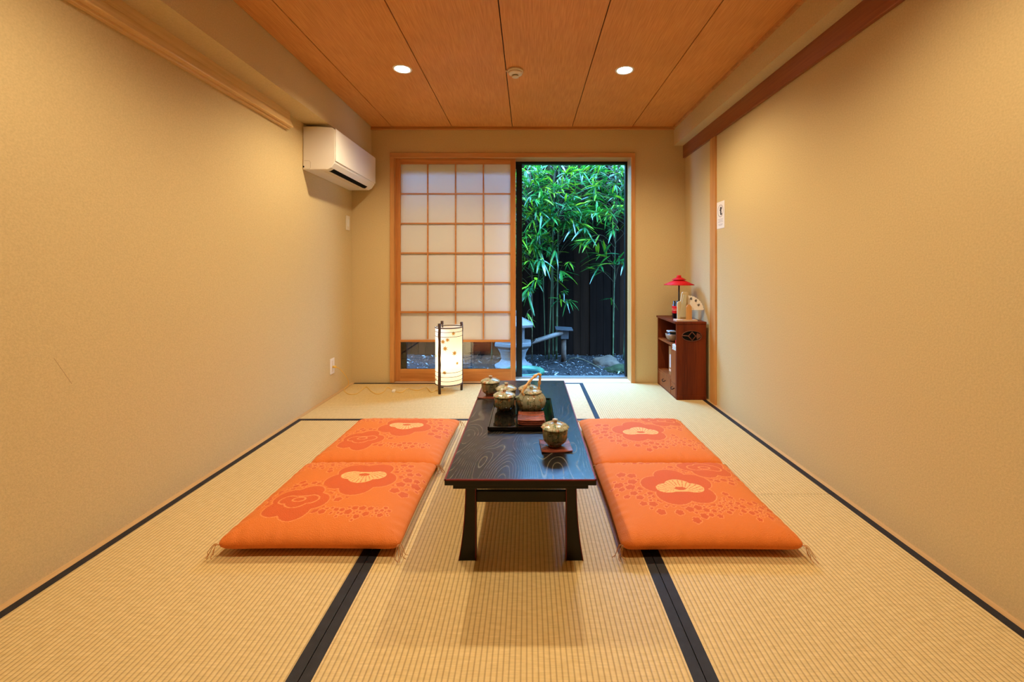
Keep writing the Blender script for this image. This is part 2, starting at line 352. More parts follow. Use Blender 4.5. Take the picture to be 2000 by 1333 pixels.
MT['cord']=plain('tassel_thread',(.50,.22,.06),.7)
MT['bark']=plain('dark_branch_bark',(.055,.022,.010),.7,nscale=60,namt=.5,bump=.6,bscale=120)
MT['shade']=shade_mat(); MT['leafprint']=emit('lamp_leaf_print',(1,.42,.08),.70)
MT['yellow']=plain('yellow_flex',(.80,.50,.08),.5)

# ------------------------------------------------------------------ room shell
XL,XR=-1.575,1.40; CZ=2.28; YF=-2.6
m=M(); m.box(XL-.12,XR+.12,YF-.1,DB+.16,-.12,-.052)
m.box(XL,XR,YF,.935,-.052,-.002,1)
struct(m.build('floor',[MT['lip'],MT['tatami']]))
m=M(); m.box(XL-.12,XL,YF-.1,DB+.16,-.12,CZ+.1); m.box(XL,-1.40,YF,DB,2.03,CZ+.02)
struct(m.build('wall_left',MT['wall_l']))
m=M(); m.box(XR,XR+.12,YF-.1,DB+.16,-.12,CZ+.1); m.box(1.297,XR,YF,DB,2.115,CZ+.02)
struct(m.build('wall_right',MT['wall']))
OX0,OX1,OZ=-1.232,.950,2.045
m=M(); m.box(XL-.12,OX0,DB,DB+.16,-.12,CZ+.1); m.box(OX1,XR+.12,DB,DB+.16,-.12,CZ+.1); m.box(OX0,OX1,DB,DB+.16,OZ,CZ+.1); m.box(OX0,OX1,DB,DB+.16,-.12,-.025)
struct(m.build('wall_back',MT['wall']))
m=M(); m.box(XL,-1.0,-1.1,-1.0,-.05,CZ); m.box(1.0,XR,-1.1,-1.0,-.05,CZ); m.box(-1.0,1.0,-1.1,-1.0,1.80,CZ); m.box(XL-.12,XR+.12,YF-.1,YF,-.12,CZ+.1)
struct(m.build('wall_front',MT['wall']))
# ceiling boards with dark shadow gaps
m=M(); seams=[-1.212,-.680,-.143,.389,.922]; ed=[-1.40]+seams+[1.297]
m.box(XL-.12,XR+.12,YF-.1,DB+.16,CZ+.012,CZ+.10,1)
for a,b_ in zip(ed[:-1],ed[1:]): m.box(a+.003,b_-.003,YF,DB,CZ,CZ+.012)
struct(m.build('ceiling',[MT['ceil'],MT['gap']]))
m=M(); m.box(-1.40,1.297,DB-.016,DB,CZ-.026,CZ); m.box(-1.40,1.297,DB-.022,DB-.016,CZ-.026,CZ-.016)
m.box(1.280,1.297,-1,DB-.016,CZ-.018,CZ)
struct(m.build('trim_1',MT['cedar_x']))
# left picture rail: bevelled pale rail that stops short of the air conditioner
m=M(); m.prism([(XL,1.918),(-1.553,1.918),(-1.553,1.930),(-1.530,1.932),(-1.530,1.938),(-1.551,1.985),(-1.551,2.03),(XL,2.03)],'y',-1.0,2.817)
struct(m.build('trim_2',MT['pale_y']))
m=M(); m.box(1.378,XR,-1.0,DB,2.004,2.115)
struct(m.build('trim_3',MT['red_beam'],bevel=.002))
m=M(); m.box(1.388,XR+.01,3.215,3.31,0,2.004)
struct(m.build('trim_4',MT['cedar_z'],bevel=.002))
struct(M().box(XL,-1.5466,-1.0,DB,-.05,.001).build('baseboard_left',MT['lip']))
struct(M().box(1.376,XR,-1.0,DB,-.05,.001).build('baseboard_right',MT['lip']))
# opening frame and sill
m=M(); m.box(OX0,-1.196,DB-.014,DB+.17,-.02,OZ); m.box(.914,OX1,DB-.014,DB+.17,-.02,OZ)
struct(m.build('trim_5',MT['cedar_z'],bevel=.0015))
m=M(); m.box(OX0,OX1,DB-.016,DB+.17,2.008,OZ+.002)
struct(m.build('trim_6',MT['cedar_x'],bevel=.0015))
m=M(); m.box(-1.196,.914,DB-.01,DB+.135,-.05,.0015)
struct(m.build('trim_7',wood('pale_sill_wood',(.66,.50,.34),(.54,.38,.22),'x')))

# ------------------------------------------------------------------ black aluminium window behind the screen, glass leaf slid to the left
w=bpy.data.objects.new('window_1',None); COL.objects.link(w); struct(w); w.location=(0,4.0,0)
m=M(); m.box(-1.196,.914,-.004,.045,1.985,2.008); m.box(.895,.914,-.004,.045,.02,1.99); m.box(-1.196,-1.17,-.004,.045,.02,1.99)
m.build('window_frame',MT['alu'],w)
M().box(-1.196,.914,-.005,.045,-.02,.018).build('window_sill',MT['track'],w)
m=M(); m.box(-.112,-.058,.0,.03,.016,1.985); m.box(-1.17,-1.13,.0,.03,.016,1.985); m.box(-1.13,-.112,.0,.03,.016,.06); m.box(-1.13,-.112,.0,.03,1.94,1.985)
m.build('window_sash',MT['alu'],w)
M().box(-1.13,-.112,.012,.018,.06,1.94).build('window_pane',MT['glass'],w)

# ------------------------------------------------------------------ shoji
YS=3.895; sc=F_PX/YS
def xz(px): return (px-VPX)/sc
def zz(py): return 1-(py-VPY)/sc
d=bpy.data.objects.new('door_1',None); COL.objects.link(d); struct(d); d.location=(0,YS,0)
xa,xb,xc,xd=xz(771),xz(782),xz(997),xz(1007)
zt=2.007; zb=.004
M().box(xa,xb,0,.028,zb,zt).build('stile',MT['shoji_z'],d,bevel=.0015)
M().box(xc,xd,0,.028,zb,zt).build('stile',MT['shoji_z'],d,bevel=.0015)
M().box(xb,xc,0,.028,zz(320.5),zt).build('top_rail',MT['shoji_x'],d,bevel=.0015)
M().box(xb,xc,0,.028,zb,zz(721.5)).build('bottom_rail',MT['shoji_x'],d,bevel=.0015)
m=M()
for px in (835,889.5,944): m.box(xz(px)-.0055,xz(px)+.0055,.004,.018,zz(663),zz(320.5))
for py in (378.5,436.5,494.5,552.5): m.box(xb,xc,.0035,.0185,zz(py)-.0055,zz(py)+.0055)
m.box(xb,xc,.0,.020,zz(612),zz(608.5)); m.box(xb,xc,.0,.020,zz(668.5),zz(664.5))
m.build('lattice',MT['shoji_x'],d)
M().box(xb,xc,.018,.0186,zz(610),zz(320.5)).build('paper',MT['paper'],d)
M().box(xb,xc,.0205,.0211,zz(666),zz(610)).build('paper',MT['paper'],d)
M().box(xb,xc,.010,.013,zz(721.5),zz(667)).build('glass_pane',MT['glass'],d)

# ------------------------------------------------------------------ tatami mats
def mat_thing(x0,x1,y0,y1,label,long_y=True):
    cx,cy=(x0+x1)/2,(y0+y1)/2
    w,l=(x1-x0,y1-y0) if long_y else (y1-y0,x1-x0)
    t=thing('tatami_mat',label,'tatami mat',(cx,cy,-.05),0 if long_y else math.pi/2,'tatami mats')
    g=.0012
    M().box(-w/2+g,w/2-g,-l/2+g,l/2-g,0,.05).build('rush_surface',MT['tatami'],t)
    for s in (-1,1):
        a,b_=sorted((s*(w/2-g),s*(w/2-.031)))
        M().box(a,b_,-l/2+g,l/2-g,.030,.0512).build('cloth_border',MT['border'],t)
    return t
XM0,XM1,XM2,XM3=-1.5466,-.560,.433,1.376
YA=2.885
mat_thing(XM0,.452,YA,DB-.012,'tatami mat laid crosswise along the back wall under the paper lamp',False)
mat_thing(.452,XM3,1.935,DB-.012,'tatami mat in the far right corner with the small cabinet on it')
mat_thing(XM2,XM3,-.03,1.935-.0,'tatami mat at the near right, beside the right wall')
mat_thing(XM0,XM1,.935,YA,'tatami mat at the near left, beside the left wall')
mat_thing(XM1,XM2,.935,YA,'middle tatami mat with the low table standing on it')

# ------------------------------------------------------------------ downlights, detector
MT['lampface']=emit('lit_diffuser',(1,.95,.86),30)
def downlight(x,y,label,seen=True):
    t=thing('downlight',label,'ceiling light',(x,y,CZ),0,'recessed ceiling downlights')
    m=M(); m.lathe([(.046,-.001),(.052,-.004),(.058,-.004),(.060,0)],seg=40,caps=False); m.build('trim_ring',MT['white'],t)
    m=M(); m.lathe([(.0465,-.0015),(.046,-.0022)],seg=40); m.build('diffuser',MT['lampface'],t)
    l=light('bulb','SPOT',(0,0,-.02),LAMP_W*(1 if y>2 else .86),WARM,(0,0,0),spot_size=math.radians(148),spot_blend=.65,shadow_soft_size=.035); l.parent=t
downlight(*LAMPS[0],'lit round downlight on the left, nearer the air conditioner')
downlight(*LAMPS[1],'lit round downlight on the right side of the wooden ceiling')
downlight(*LAMPS[2],'round downlight above the left cushions, nearer the camera')
downlight(*LAMPS[3],'round downlight above the right cushions, nearer the camera')
t=thing('smoke_detector','round cream smoke detector on the ceiling between the two lit downlights','smoke detector',(-.083,2.76,CZ))
M().lathe([(.050,0),(.050,-.014),(.047,-.017)],seg=36).build('base',MT['cream'],t)
M().lathe([(.047,-.017),(.044,-.026),(.030,-.034),(.022,-.035)],seg=36).build('housing',MT['cream'],t)
M().lathe([(.020,-.035),(.020,-.041)],seg=28).build('vent_slot',plain('detector_slot',(.12,.09,.06),.7),t)
M().lathe([(.023,-.041),(.022,-.045),(.012,-.048)],seg=28).build('cap',MT['cream'],t)
M().tube([(-.050,-.012,-.012),(-.060,-.014,-.012)],.005,8).build('indicator_light',MT['cream'],t)

# ------------------------------------------------------------------ air conditioner
y0,y1=3.018,3.80
t=thing('air_conditioner','white wall-mounted air conditioner under the left soffit','air conditioner',(XL,y0,1.70))
wd=y1-y0
pr=[(0.002,.005),(.175,.006),(.200,.020),(.222,.050),(.226,.062)]
prf=pr+[(.226,.282),(.205,.300),(.10,.308),(.002,.308)]
m=M(); m.prism(prf,'y',0,wd); m.build('body',MT['white'],t,bevel=.004)
m=M(); m.prism([(.226,.064),(.233,.066),(.233,.285),(.229,.293),(.226,.292)],'y',.001,wd-.001); m.build('front_panel',MT['white'],t,bevel=.002)
m=M(); m.prism([(.158,.0062),(.178,.0035),(.199,.0185),(.190,.024),(.158,.010)],'y',.045,wd-.10); m.build('air_outlet',MT['dark'],t)
m=M(); m.prism([(.120,.004),(.155,.004),(.155,.0075),(.120,.0075)],'y',.06,wd-.12); m.build('louver',MT['cream'],t,bevel=.001)
# faint knock-out cover low on the near end
m=M(); m.tube([(.012,-.0006,.068),(.045,-.0006,.068),(.055,-.0006,.058),(.055,-.0006,.018),(.045,-.0006,.010),(.012,-.0006,.010)],.0007,5); m.build('pipe_cover',plain('grey_line',(.35,.3,.25),.6),t)
M().box(.003,.011,-.001,.003,.020,.032).build('bracket',MT['dark'],t)

# switch plate and socket on the left wall
t=thing('wall_switch','small cream wall switch plate high on the left wall below the air conditioner','switch',(XL,3.765,1.415))
M().box(0,.007,-.035,.035,-.0625,.0625).build('plate',MT['cream'],t,bevel=.002)
M().box(.007,.011,-.012,.012,-.03,.03).build('rocker',MT['white'],t,bevel=.001)
t=thing('wall_socket','white wall socket low on the left wall with a yellow plug','socket',(XL,3.465,.235))
M().box(0,.007,-.035,.035,-.062,.062).build('plate',MT['white'],t,bevel=.002)
M().box(.007,.0085,-.014,.014,-.045,.045).build('outlet_face',MT['cream'],t,bevel=.001)

# notice on the right wall
t=thing('notice','white paper notice with a round pictogram taped to the right wall','notice',(XR,3.148,1.405))
M().box(-.0018,-.0006,-.062,.062,-.098,.098).build('sheet',plain('notice_paper',(.82,.78,.76),.6),t)
m=M(); n=28
for i in range(n):       # red-grey ring
    a0,a1=2*math.pi*i/n,2*math.pi*(i+1)/n; r0,r1=.040,.045
    m.add([(-.0022,r0*math.cos(a0),.03+r0*math.sin(a0)),(-.0022,r1*math.cos(a0),.03+r1*math.sin(a0)),(-.0022,r1*math.cos(a1),.03+r1*math.sin(a1)),(-.0022,r0*math.cos(a1),.03+r0*math.sin(a1))],[(0,1,2,3)])
m.build('ring',plain('notice_grey',(.32,.25,.24),.6),t)
m=M()
for (yy,z,a,b_) in ((-.006,.048,.016,.012),(-.004,.024,.011,.02),(-.010,.006,.014,.008),(.008,.036,.006,.006)):
    m.add([(-.0022,yy+a*math.cos(q),z+b_*math.sin(q)) for q in [i*math.pi/6 for i in range(12)]],[tuple(range(12))])
m.build('pictogram',plain('notice_ink',(.03,.02,.02),.6),t)
m=M()
for k,(z,h) in enumerate(((-.030,.04),(-.040,.034),(-.050,.04),(-.066,.036),(-.074,.03))): m.box(-.0022,-.0020,-h,h,z-.0015,z+.0015)
m.build('print_line',plain('notice_text',(.42,.38,.40),.6),t)

# ------------------------------------------------------------------ low table
TX=-.0255
t=thing('low_table','long low black lacquered table with red edges and carved wood grain','table',(TX,2.01,0))
y0,y1=-.625,.625; hw=.2435
m=M(); m.box(-hw,hw,y0,y1,.311,.3295); m.build('tabletop_edge',MT['lac_plain'],t,bevel=.002)
m=M(); m.box(-hw+.0035,hw-.0035,y0+.0035,y1-.0035,.3285,.3305); m.build('tabletop',MT['lac'],t)
m=M(); e=.0035
for (a,b_,c,d_) in ((-hw,hw,y0,y0+e),(-hw,hw,y1-e,y1),(-hw,-hw+e,y0,y1),(hw-e,hw,y0,y1)): m.box(a-.0005,b_+.0005,c-.0005,d_+.0005,.3265,.3308)
m.build('red_edging',MT['red_edge'],t)
m=M(); m.box(-.222,.222,y0+.035,y1-.035,.283,.312); m.build('apron',MT['lac_plain'],t,bevel=.001)
def leg(sx,sy):
    n=10; vo=[];vi=[]
    for i in range(n+1):
        z=.283*(1-i/n); u=1-z/.283
        xo=.190+.024*u**2.2; xi=.156
        vo.append((xo*1,z)); vi.append((xi,z))
    poly=[(sx*x,z) for x,z in vo]+[(sx*x,z) for x,z in reversed(vi)]
    yc=sy*(.625-.125)
    m=M(); m.prism(poly,'y',yc-.019,yc+.019,smooth=False)
    # red lacquer line down the outer and inner edges of the leg
    yf=yc-.0195 if sy<0 else yc+.0195
    for line in (vo,vi):
        m.tube([(sx*x,yf,z) for x,z in line],.0016,6,1)
    return m
for sx in (-1,1):
    for sy in (-1,1): leg(sx,sy).build('leg',[MT['lac_plain'],MT['red_edge']],t)
for sy in (-1,1):
    yc=sy*.5; M().box(-.157,.157,yc-.008,yc+.008,.196,.233).build('stretcher',MT['lac_plain'],t,bevel=.001)

# ------------------------------------------------------------------ tea set
TZ=.3308
ZT=TZ+.018
t=thing('serving_tray','square-cornered glossy black tray on the low table carrying the teapot','tray',(-.028,2.005,TZ))
M().box(-.130,.130,-.19,.19,0,.004).build('tray_foot',MT['lac_plain'],t)
m=M(); m.box(-.142,.142,-.206,.206,.004,.014)
for a in ((-.142,.142,-.206,-.200),(-.142,.142,.200,.206),(-.142,-.136,-.206,.206),(.136,.142,-.206,.206)): m.box(*a,.014,.018)
m.build('tray_body',MT['tray'],t,bevel=.0008)
ZS=TZ+.0142
body_c=ceramic('painted_stoneware',(.17,.16,.09),[(.035,.04,.02),(.38,.13,.03),(.03,.09,.05),(.42,.36,.22)],75,.95)
lid_c=ceramic('painted_stoneware_lid',(.40,.41,.29),[(.20,.16,.05),(.50,.14,.06),(.06,.17,.11),(.62,.56,.38)],95,.9)
pot_c=ceramic('painted_stoneware_pot',(.27,.28,.20),[(.08,.09,.03),(.36,.14,.04),(.05,.12,.07),(.40,.37,.25)],50,.85)
def make_cup(label,loc):
    t=thing('lidded_cup',label,'tea cup',loc,0,'lidded tea cups')
    pr=[(.024,0),(.026,.0),(.0265,.006),(.036,.010),(.0435,.019),(.0465,.033),(.0475,.050),(.0482,.066),(.046,.066),(.044,.05),(.03,.016)]
    M().lathe(pr,seg=40).build('bowl',body_c,t)
    sc_=lambda a,k:1+(.028*math.cos(12*a) if k in (0,1,2) else 0)
    lid=M().lathe([(.046,.0655),(.0525,.0665),(.0525,.0695),(.045,.0760),(.030,.0825),(.012,.0860),(.003,.087)],seg=60,mod=sc_).build('lid',lid_c,t)
    M().lathe([(.008,.085),(.0075,.091),(.0105,.097),(.0095,.098),(.006,.0965)],seg=24).build('knob',lid_c,lid)
    return t
cup=make_cup('lidded cup at the near end, alone on a coaster at the table\'s right side',(.101,1.640,TZ+.0085))
G='lidded tea cups'
dup(cup,(-.203,2.315,TZ+.0085),.7,'lidded cup on its own coaster at the far left corner of the table',G)
dup(cup,(-.113,2.035,ZS),1.9,'front lidded cup on the tray, left of the teapot',G)
dup(cup,(-.110,2.150,ZS),2.6,'lidded cup on the tray half hidden behind the front cup',G)
dup(cup,(.002,2.150,ZS),.3,'lidded cup on the tray almost hidden behind the teapot',G)
co_m=wood('red_lacquer_coaster',(.34,.09,.05),(.055,.012,.010),'x',scale=45,stretch=.12,rough=.22,coat=.5)
def make_coaster(label,loc,rz):
    t=thing('coaster',label,'coaster',loc,rz,'square wooden coasters')
    m=M(); h=.0575; n=10; xs=[-h+2*h*i/n for i in range(n+1)]
    top=[(x,.0045+.0035*abs(x/h)**3) for x in xs]; bot=[(x,.0+.0035*abs(x/h)**3) for x in xs]
    m.prism(bot+top[::-1],'y',-h,h,smooth=False)
    o=m.build('plate',co_m,t,bevel=.001)
    return t
co=make_coaster('red wooden coaster under the single cup at the near right of the table',(.103,1.645,TZ),.06)
C='square wooden coasters'
dup(co,(-.205,2.312,TZ),-.1,'coaster under the cup at the far left corner of the table',C)
for k,(dx,r,lab) in enumerate(((0,0,'bottom coaster of the stack in front of the teapot'),(.001,.02,'middle coaster of the stack in front of the teapot'),(-.001,-.015,'topmost coaster of the stack in front of the teapot'))):
    dup(co,(.013+dx,1.890,ZS+.0075*k),r,lab,C)
t=thing('teapot','round painted stoneware teapot with a bamboo loop handle on the tray','teapot',(.014,2.035,ZS),0)
pr=[(.040,0),(.042,.001),(.058,.012),(.067,.030),(.069,.045),(.066,.060),(.056,.074),(.046,.081),(.044,.083)]
M().lathe(pr,seg=56,mod=lambda a,k:1+.008*math.cos(14*a)).build('body',pot_c,t)
l=M().lathe([(.044,.082),(.049,.084),(.048,.088),(.035,.094),(.018,.097),(.004,.098)],seg=48,mod=lambda a,k:1+(.02*math.cos(12*a) if k==1 else 0)).build('lid',lid_c,t)
M().lathe([(.008,.096),(.0075,.101),(.011,.108),(.008,.110)],seg=24).build('knob',lid_c,l)
sp=Vector((-.72,-.69,0)).normalized()
pts=smoothpts([sp*.052+Vector((0,0,.040)),sp*.070+Vector((0,0,.048)),sp*.082+Vector((0,0,.063)),sp*.092+Vector((0,0,.080))],5)
n=len(pts); M().tube(pts,[.019-.0115*(i/(n-1))**.7 for i in range(n)],14).build('spout',pot_c,t)
hd=Vector((-.75,-.66,0)).normalized()
a=hd*.047
arch=[a+Vector((0,0,.078)),a*1.15+Vector((0,0,.095)),a*.55+Vector((.004,0,.130)),a*-.35+Vector((.008,0,.158)),a*-.95+Vector((.006,0,.160)),a*-1.18+Vector((0,0,.140)),a*-1.05+Vector((0,0,.105)),a*-1.0+Vector((0,0,.078))]
pp=smoothpts(arch,7)
h=M().tube(pp,[.0064+.0014*math.sin(i*1.3)+.0008*math.sin(i*.7) for i in range(len(pp))],10).build('handle',wood('bamboo_root_handle',(.82,.54,.26),(.58,.33,.12),'z',scale=40,rough=.4),t)
for s in (1,-1):
    m=M(); c=a*s+Vector((0,0,.078)); ring=[c+Vector((hd.x*math.cos(q)*.008,hd.y*math.cos(q)*.008,.008*math.sin(q)+.002)) for q in [i*math.pi/5 for i in range(11)]]
    m.tube(ring,.0028,8); m.build('lug',pot_c,t)

# ------------------------------------------------------------------ cushions
HA,HB=.322,.312
def flower_sdf(x,y,cx,cy,R,rot=0):
    x=x-cx; y=y-cy; d_=np.hypot(x,y)-R*.55
    for k in range(5):
        a=rot+math.pi/2+k*2*math.pi/5
        d_=np.minimum(d_,np.hypot(x-R*.56*math.cos(a),y-R*.56*math.sin(a))-R*.46)
    return d_
def pattern(x,y,variant):
    """canonical layout: half-open plum blossom whose pale fan points away (+y)"""
    if variant=='left': x,y=-(x-.028),-(y-.075)
    base=np.array((.74,.190,.026)); deep=np.array((.66,.110,.018)); lite=np.array((.86,.31,.085)); crm=np.array((.88,.50,.17))
    c=np.tile(base,(len(x),1))
    rng=random.Random(5)
    small=[]
    def band(pts,n,w_,r0,r1):
        P_=smoothpts([(a,b_,0) for a,b_ in pts],12)
        for i in range(n):
            t_=rng.random(); p=P_[int(t_*(len(P_)-1))]; off=Vector((rng.gauss(0,w_),rng.gauss(0,w_),0)); q=p+off
            r=r0+(r1-r0)*t_; r*=rng.choice((1,1,.85,.7,.4))
            if all((q.x-a[0])**2+(q.y-a[1])**2>(r+a[2])**2*1.02 for a in small): small.append((q.x,q.y,r,rng.random()*2))
    band([(-.215,.06),(-.20,-.04),(-.12,-.125),(.0,-.15),(.12,-.135),(.22,-.155),(.285,-.165)],1500,.026,.0215,.0105)
    band([(.02,.165),(.08,.10),(.17,.07),(.25,.09),(.275,.17)],800,.020,.019,.013)
    band([(.06,.245),(-.04,.262),(-.13,.262),(-.2,.26)],400,.014,.018,.011)
    for (cx,cy,r,ro) in small:
        f=flower_sdf(x,y,cx,cy,r,ro); c[(f<.0026)&(f>0)]=lite; c[f<=0]=deep
    def big(cx,cy,R,rot,cream):
        f=flower_sdf(x,y,cx,cy,R,rot)
        c[(f<.012)&(f>0)&(np.abs(f-.0015)>.0025)]=base
        c[(f<.0034)&(f>0)]=lite; c[f<=0]=deep
        # the fan of inner petals
        fx,fy=x-cx,y-cy+R*.12
        g=np.minimum(np.hypot(fx*.95,fy-R*.12)-R*.36,np.minimum(np.hypot((fx-R*.36)*.85,fy+R*.0)-R*.25,np.hypot((fx+R*.36)*.85,fy+R*.0)-R*.25))
        cut=np.hypot(fx,fy+R*1.40)-R*1.20          # lower rim arched
        g=np.maximum(g,-cut)
        if cream:
            ang=np.arctan2(fx,fy+R*.25)
            c[g<=0]=crm
            ray=(np.abs(((ang*5.2)%1)-.5)<.10)&(np.hypot(fx,fy+R*.2)>R*.18)&(g<-R*.03)
            c[ray]=deep
            c[(g<=0)&(np.hypot(fx/1.9,fy-R*-.03)<R*.085)]=deep
        else:
            c[np.abs(g)<.0024]=lite
            c[(np.abs(np.hypot(fx/1.6,fy)-R*.13)<.0022)&(g<0)]=lite
    big(-.015,.0,.150,.1,True); big(.165,.195,.118,.35,False)
    return c
def make_cushion_mesh(variant,seed):
    n=270
    u=np.linspace(-1,1,n); s1=np.sign(u)*(1-(1-np.abs(u))**1.45)
    Sx,Ty=np.meshgrid(s1,s1); s=Sx.ravel(); t_=Ty.ravel()
    def shape(s,t_,top):
        p=4.5 if top else 5
        mx_=np.maximum(np.abs(s),np.abs(t_)); kk=np.where(mx_>0,mx_/np.maximum((np.abs(s)**24+np.abs(t_)**24)**(1/24),1e-9),1)
        e=np.clip(1-mx_**p,0,1)**.5; s=s*kk; t_=t_*kk
        x=HA*s*(1-.022*(1-t_**2)); y=HB*t_*(1-.020*(1-s**2))
        ph=seed*1.7
        if top:
            z=.045+.046*e+.010*(1-s**2)*(1-t_**2)
            edge=np.clip(np.maximum(np.abs(s),np.abs(t_))-.80,0,.2)/.2
            wr=np.sin(31*s+ph)*np.sin(7*s+2*ph)+.7*np.sin(47*s+3+ph)*np.sin(5*s)
            wr2=np.sin(29*t_+ph)*np.sin(6*t_+ph)+.7*np.sin(43*t_+1+ph)
            k=edge*(1-edge*.4)
            z=z+.0058*k*(wr*(np.abs(t_)>np.abs(s))+wr2*(np.abs(s)>=np.abs(t_)))*e
            cor=(np.abs(s)*np.abs(t_))**5
            z=z-.012*cor*e
        else: z=.045-.045*np.clip(e*1.04,0,1)
        return x,y,z
    x,y,z=shape(s,t_,True); vt=np.stack((x,y,z),1)
    nb=60; ub=np.linspace(-1,1,nb); ub=np.sign(ub)*(1-(1-np.abs(ub))**1.45); Sb,Tb=np.meshgrid(ub,ub); xb_,yb_,zb_=shape(Sb.ravel(),Tb.ravel(),False)
    vb=np.stack((xb_,yb_,zb_),1)
    V=np.concatenate((vt,vb))
    def grid(n,off,flip):
        i=np.arange(n-1); I,J=np.meshgrid(i,i); a=(J*n+I).ravel()+off
        q=np.stack((a,a+1,a+n+1,a+n),1); return q[:,::-1] if flip else q
    Fq=np.concatenate((grid(n,0,False),grid(nb,n*n,True)))
    me=bpy.data.meshes.new('cushion_cover_'+variant)
    me.vertices.add(len(V)); me.vertices.foreach_set('co',V.ravel().astype('f'))
    me.loops.add(Fq.size); me.loops.foreach_set('vertex_index',Fq.ravel().astype('i'))
    me.polygons.add(len(Fq)); me.polygons.foreach_set('loop_start',np.arange(0,Fq.size,4).astype('i'))
    try: me.polygons.foreach_set('loop_total',np.full(len(Fq),4,dtype='i'))
    except Exception: pass
    me.update(calc_edges=True); me.polygons.foreach_set('use_smooth',np.ones(len(Fq),dtype=bool))
    ct=pattern(vt[:,0],vt[:,1],variant); cb=np.tile(np.array((.74,.19,.026)),(len(vb),1))
    C4=np.concatenate((np.concatenate((ct,cb)),np.ones((len(V),1))),1)
    at=me.color_attributes.new('weave','FLOAT_COLOR','POINT'); at.data.foreach_set('color',C4.ravel().astype('f'))
    me.materials.append(MT['cushion']); me.update(); return me
def make_cushion(label,variant,loc,rz,seed):
    t=thing('floor_cushion',label,'cushion',loc,rz,'orange floor cushions')
    o=bpy.data.objects.new('cover',make_cushion_mesh(variant,seed)); COL.objects.link(o); o.parent=t
    for sx in (-1,1):
        for sy in (-1,1):
            c=Vector((sx*HA*.968,sy*HB*.968,.042)); r=random.Random(sx*3+sy+seed)
            m=M()
            for k in range(5):
                a=math.atan2(sy,sx)+r.uniform(-.7,.7); l=r.uniform(.022,.040); dv=Vector((math.cos(a),math.sin(a),0))
                m.tube(smoothpts([c,c+dv*l*.45+Vector((0,0,.004)),c+dv*l*.9+Vector((r.uniform(-.006,.006),r.uniform(-.006,.006),-.022)),c+dv*l*1.15+Vector((r.uniform(-.01,.01),r.uniform(-.01,.01),-.032))],4),.0011,5)
            m.build('tassel',MT['cord'],t)
    return t
make_cushion('orange cushion with plum blossoms on the left of the table, nearer one','left',(-.767,1.812,0),.0,1)
make_cushion('orange cushion on the left of the table, farther one behind the near cushion','left',(-.755,2.432,0),-.015,2)
make_cushion('orange cushion with plum blossoms on the right of the table, nearer one','right',(.642,1.808,0),.0,3)
make_cushion('orange cushion on the right of the table, farther one behind the near cushion','right',(.640,2.430,0),.01,4)

# ------------------------------------------------------------------ paper floor lamp
LX,LY=-.662,3.60; LR=.110
t=thing('paper_lamp','lit cylindrical paper floor lamp with dark branch posts in front of the screen','lamp',(LX,LY,0))
m=M(); m.lathe([(LR,.062),(LR,.540)],seg=56,caps=False)
leafs=[(-85,.44),(-105,.425),(-95,.370),(-55,.330),(-42,.245),(-98,.175),(-150,.30),(-148,.11),(-60,.49),(150,.3),(60,.4),(20,.2)]
for (deg,z,) in leafs:
    r=random.Random(int(deg*7+z*100)); sz=r.uniform(.017,.026); a0=r.random()*6
    vs=[]
    for k in range(14):
        rr=sz*(1 if k%2==0 else .42); q=a0+k*math.pi/7; dx,dz=rr*math.cos(q),rr*math.sin(q)
        th=math.radians(deg)+dx/LR; vs.append(((LR+.0008)*math.cos(th),(LR+.0008)*math.sin(th),z+dz))
    b0=len(vs); th=math.radians(deg); vs.append(((LR+.0008)*math.cos(th),(LR+.0008)*math.sin(th),z))
    m.add(vs,[(k,(k+1)%14,b0) for k in range(14)],1)
m.build('shade',[MT['shade'],MT['leafprint']],t)
def ring(z,r,R=LR): return M().tube([(R*math.cos(q),R*math.sin(q),z) for q in [i*2*math.pi/48 for i in range(49)]],r,6,caps=False)
for z in (.532,.068): ring(z,.0045,LR+.001).build('hoop',MT['bark'],t)
for z in (.500,.462,.172,.137,.103): ring(z,.0018,LR+.001).build('wire_ring',MT['dark'],t)
for k,(px,py) in enumerate(((-.058,-.098),(.103,.022),(-.075,.094))):
    r=random.Random(k); pts=[(px+r.uniform(-.002,.002),py+r.uniform(-.002,.002),.57*i/12) for i in range(13)]
    M().tube(pts,[.0112+r.uniform(-.0012,.0016) for _ in pts],10).build('post',MT['bark'],t)
M().box(-.10,.10,-.006,.006,.085,.097).build('base_bar',MT['bark'],t)
M().lathe([(.012,.097),(.014,.115),(.016,.13),(.03,.17),(.033,.20),(.02,.23)],seg=20).build('bulb',emit('bulb_glow',(1,.8,.5),4),t)
l=light('lamp_glow','POINT',(0,0,.27),1.2,(1,.78,.45),shadow_soft_size=.04); l.parent=t
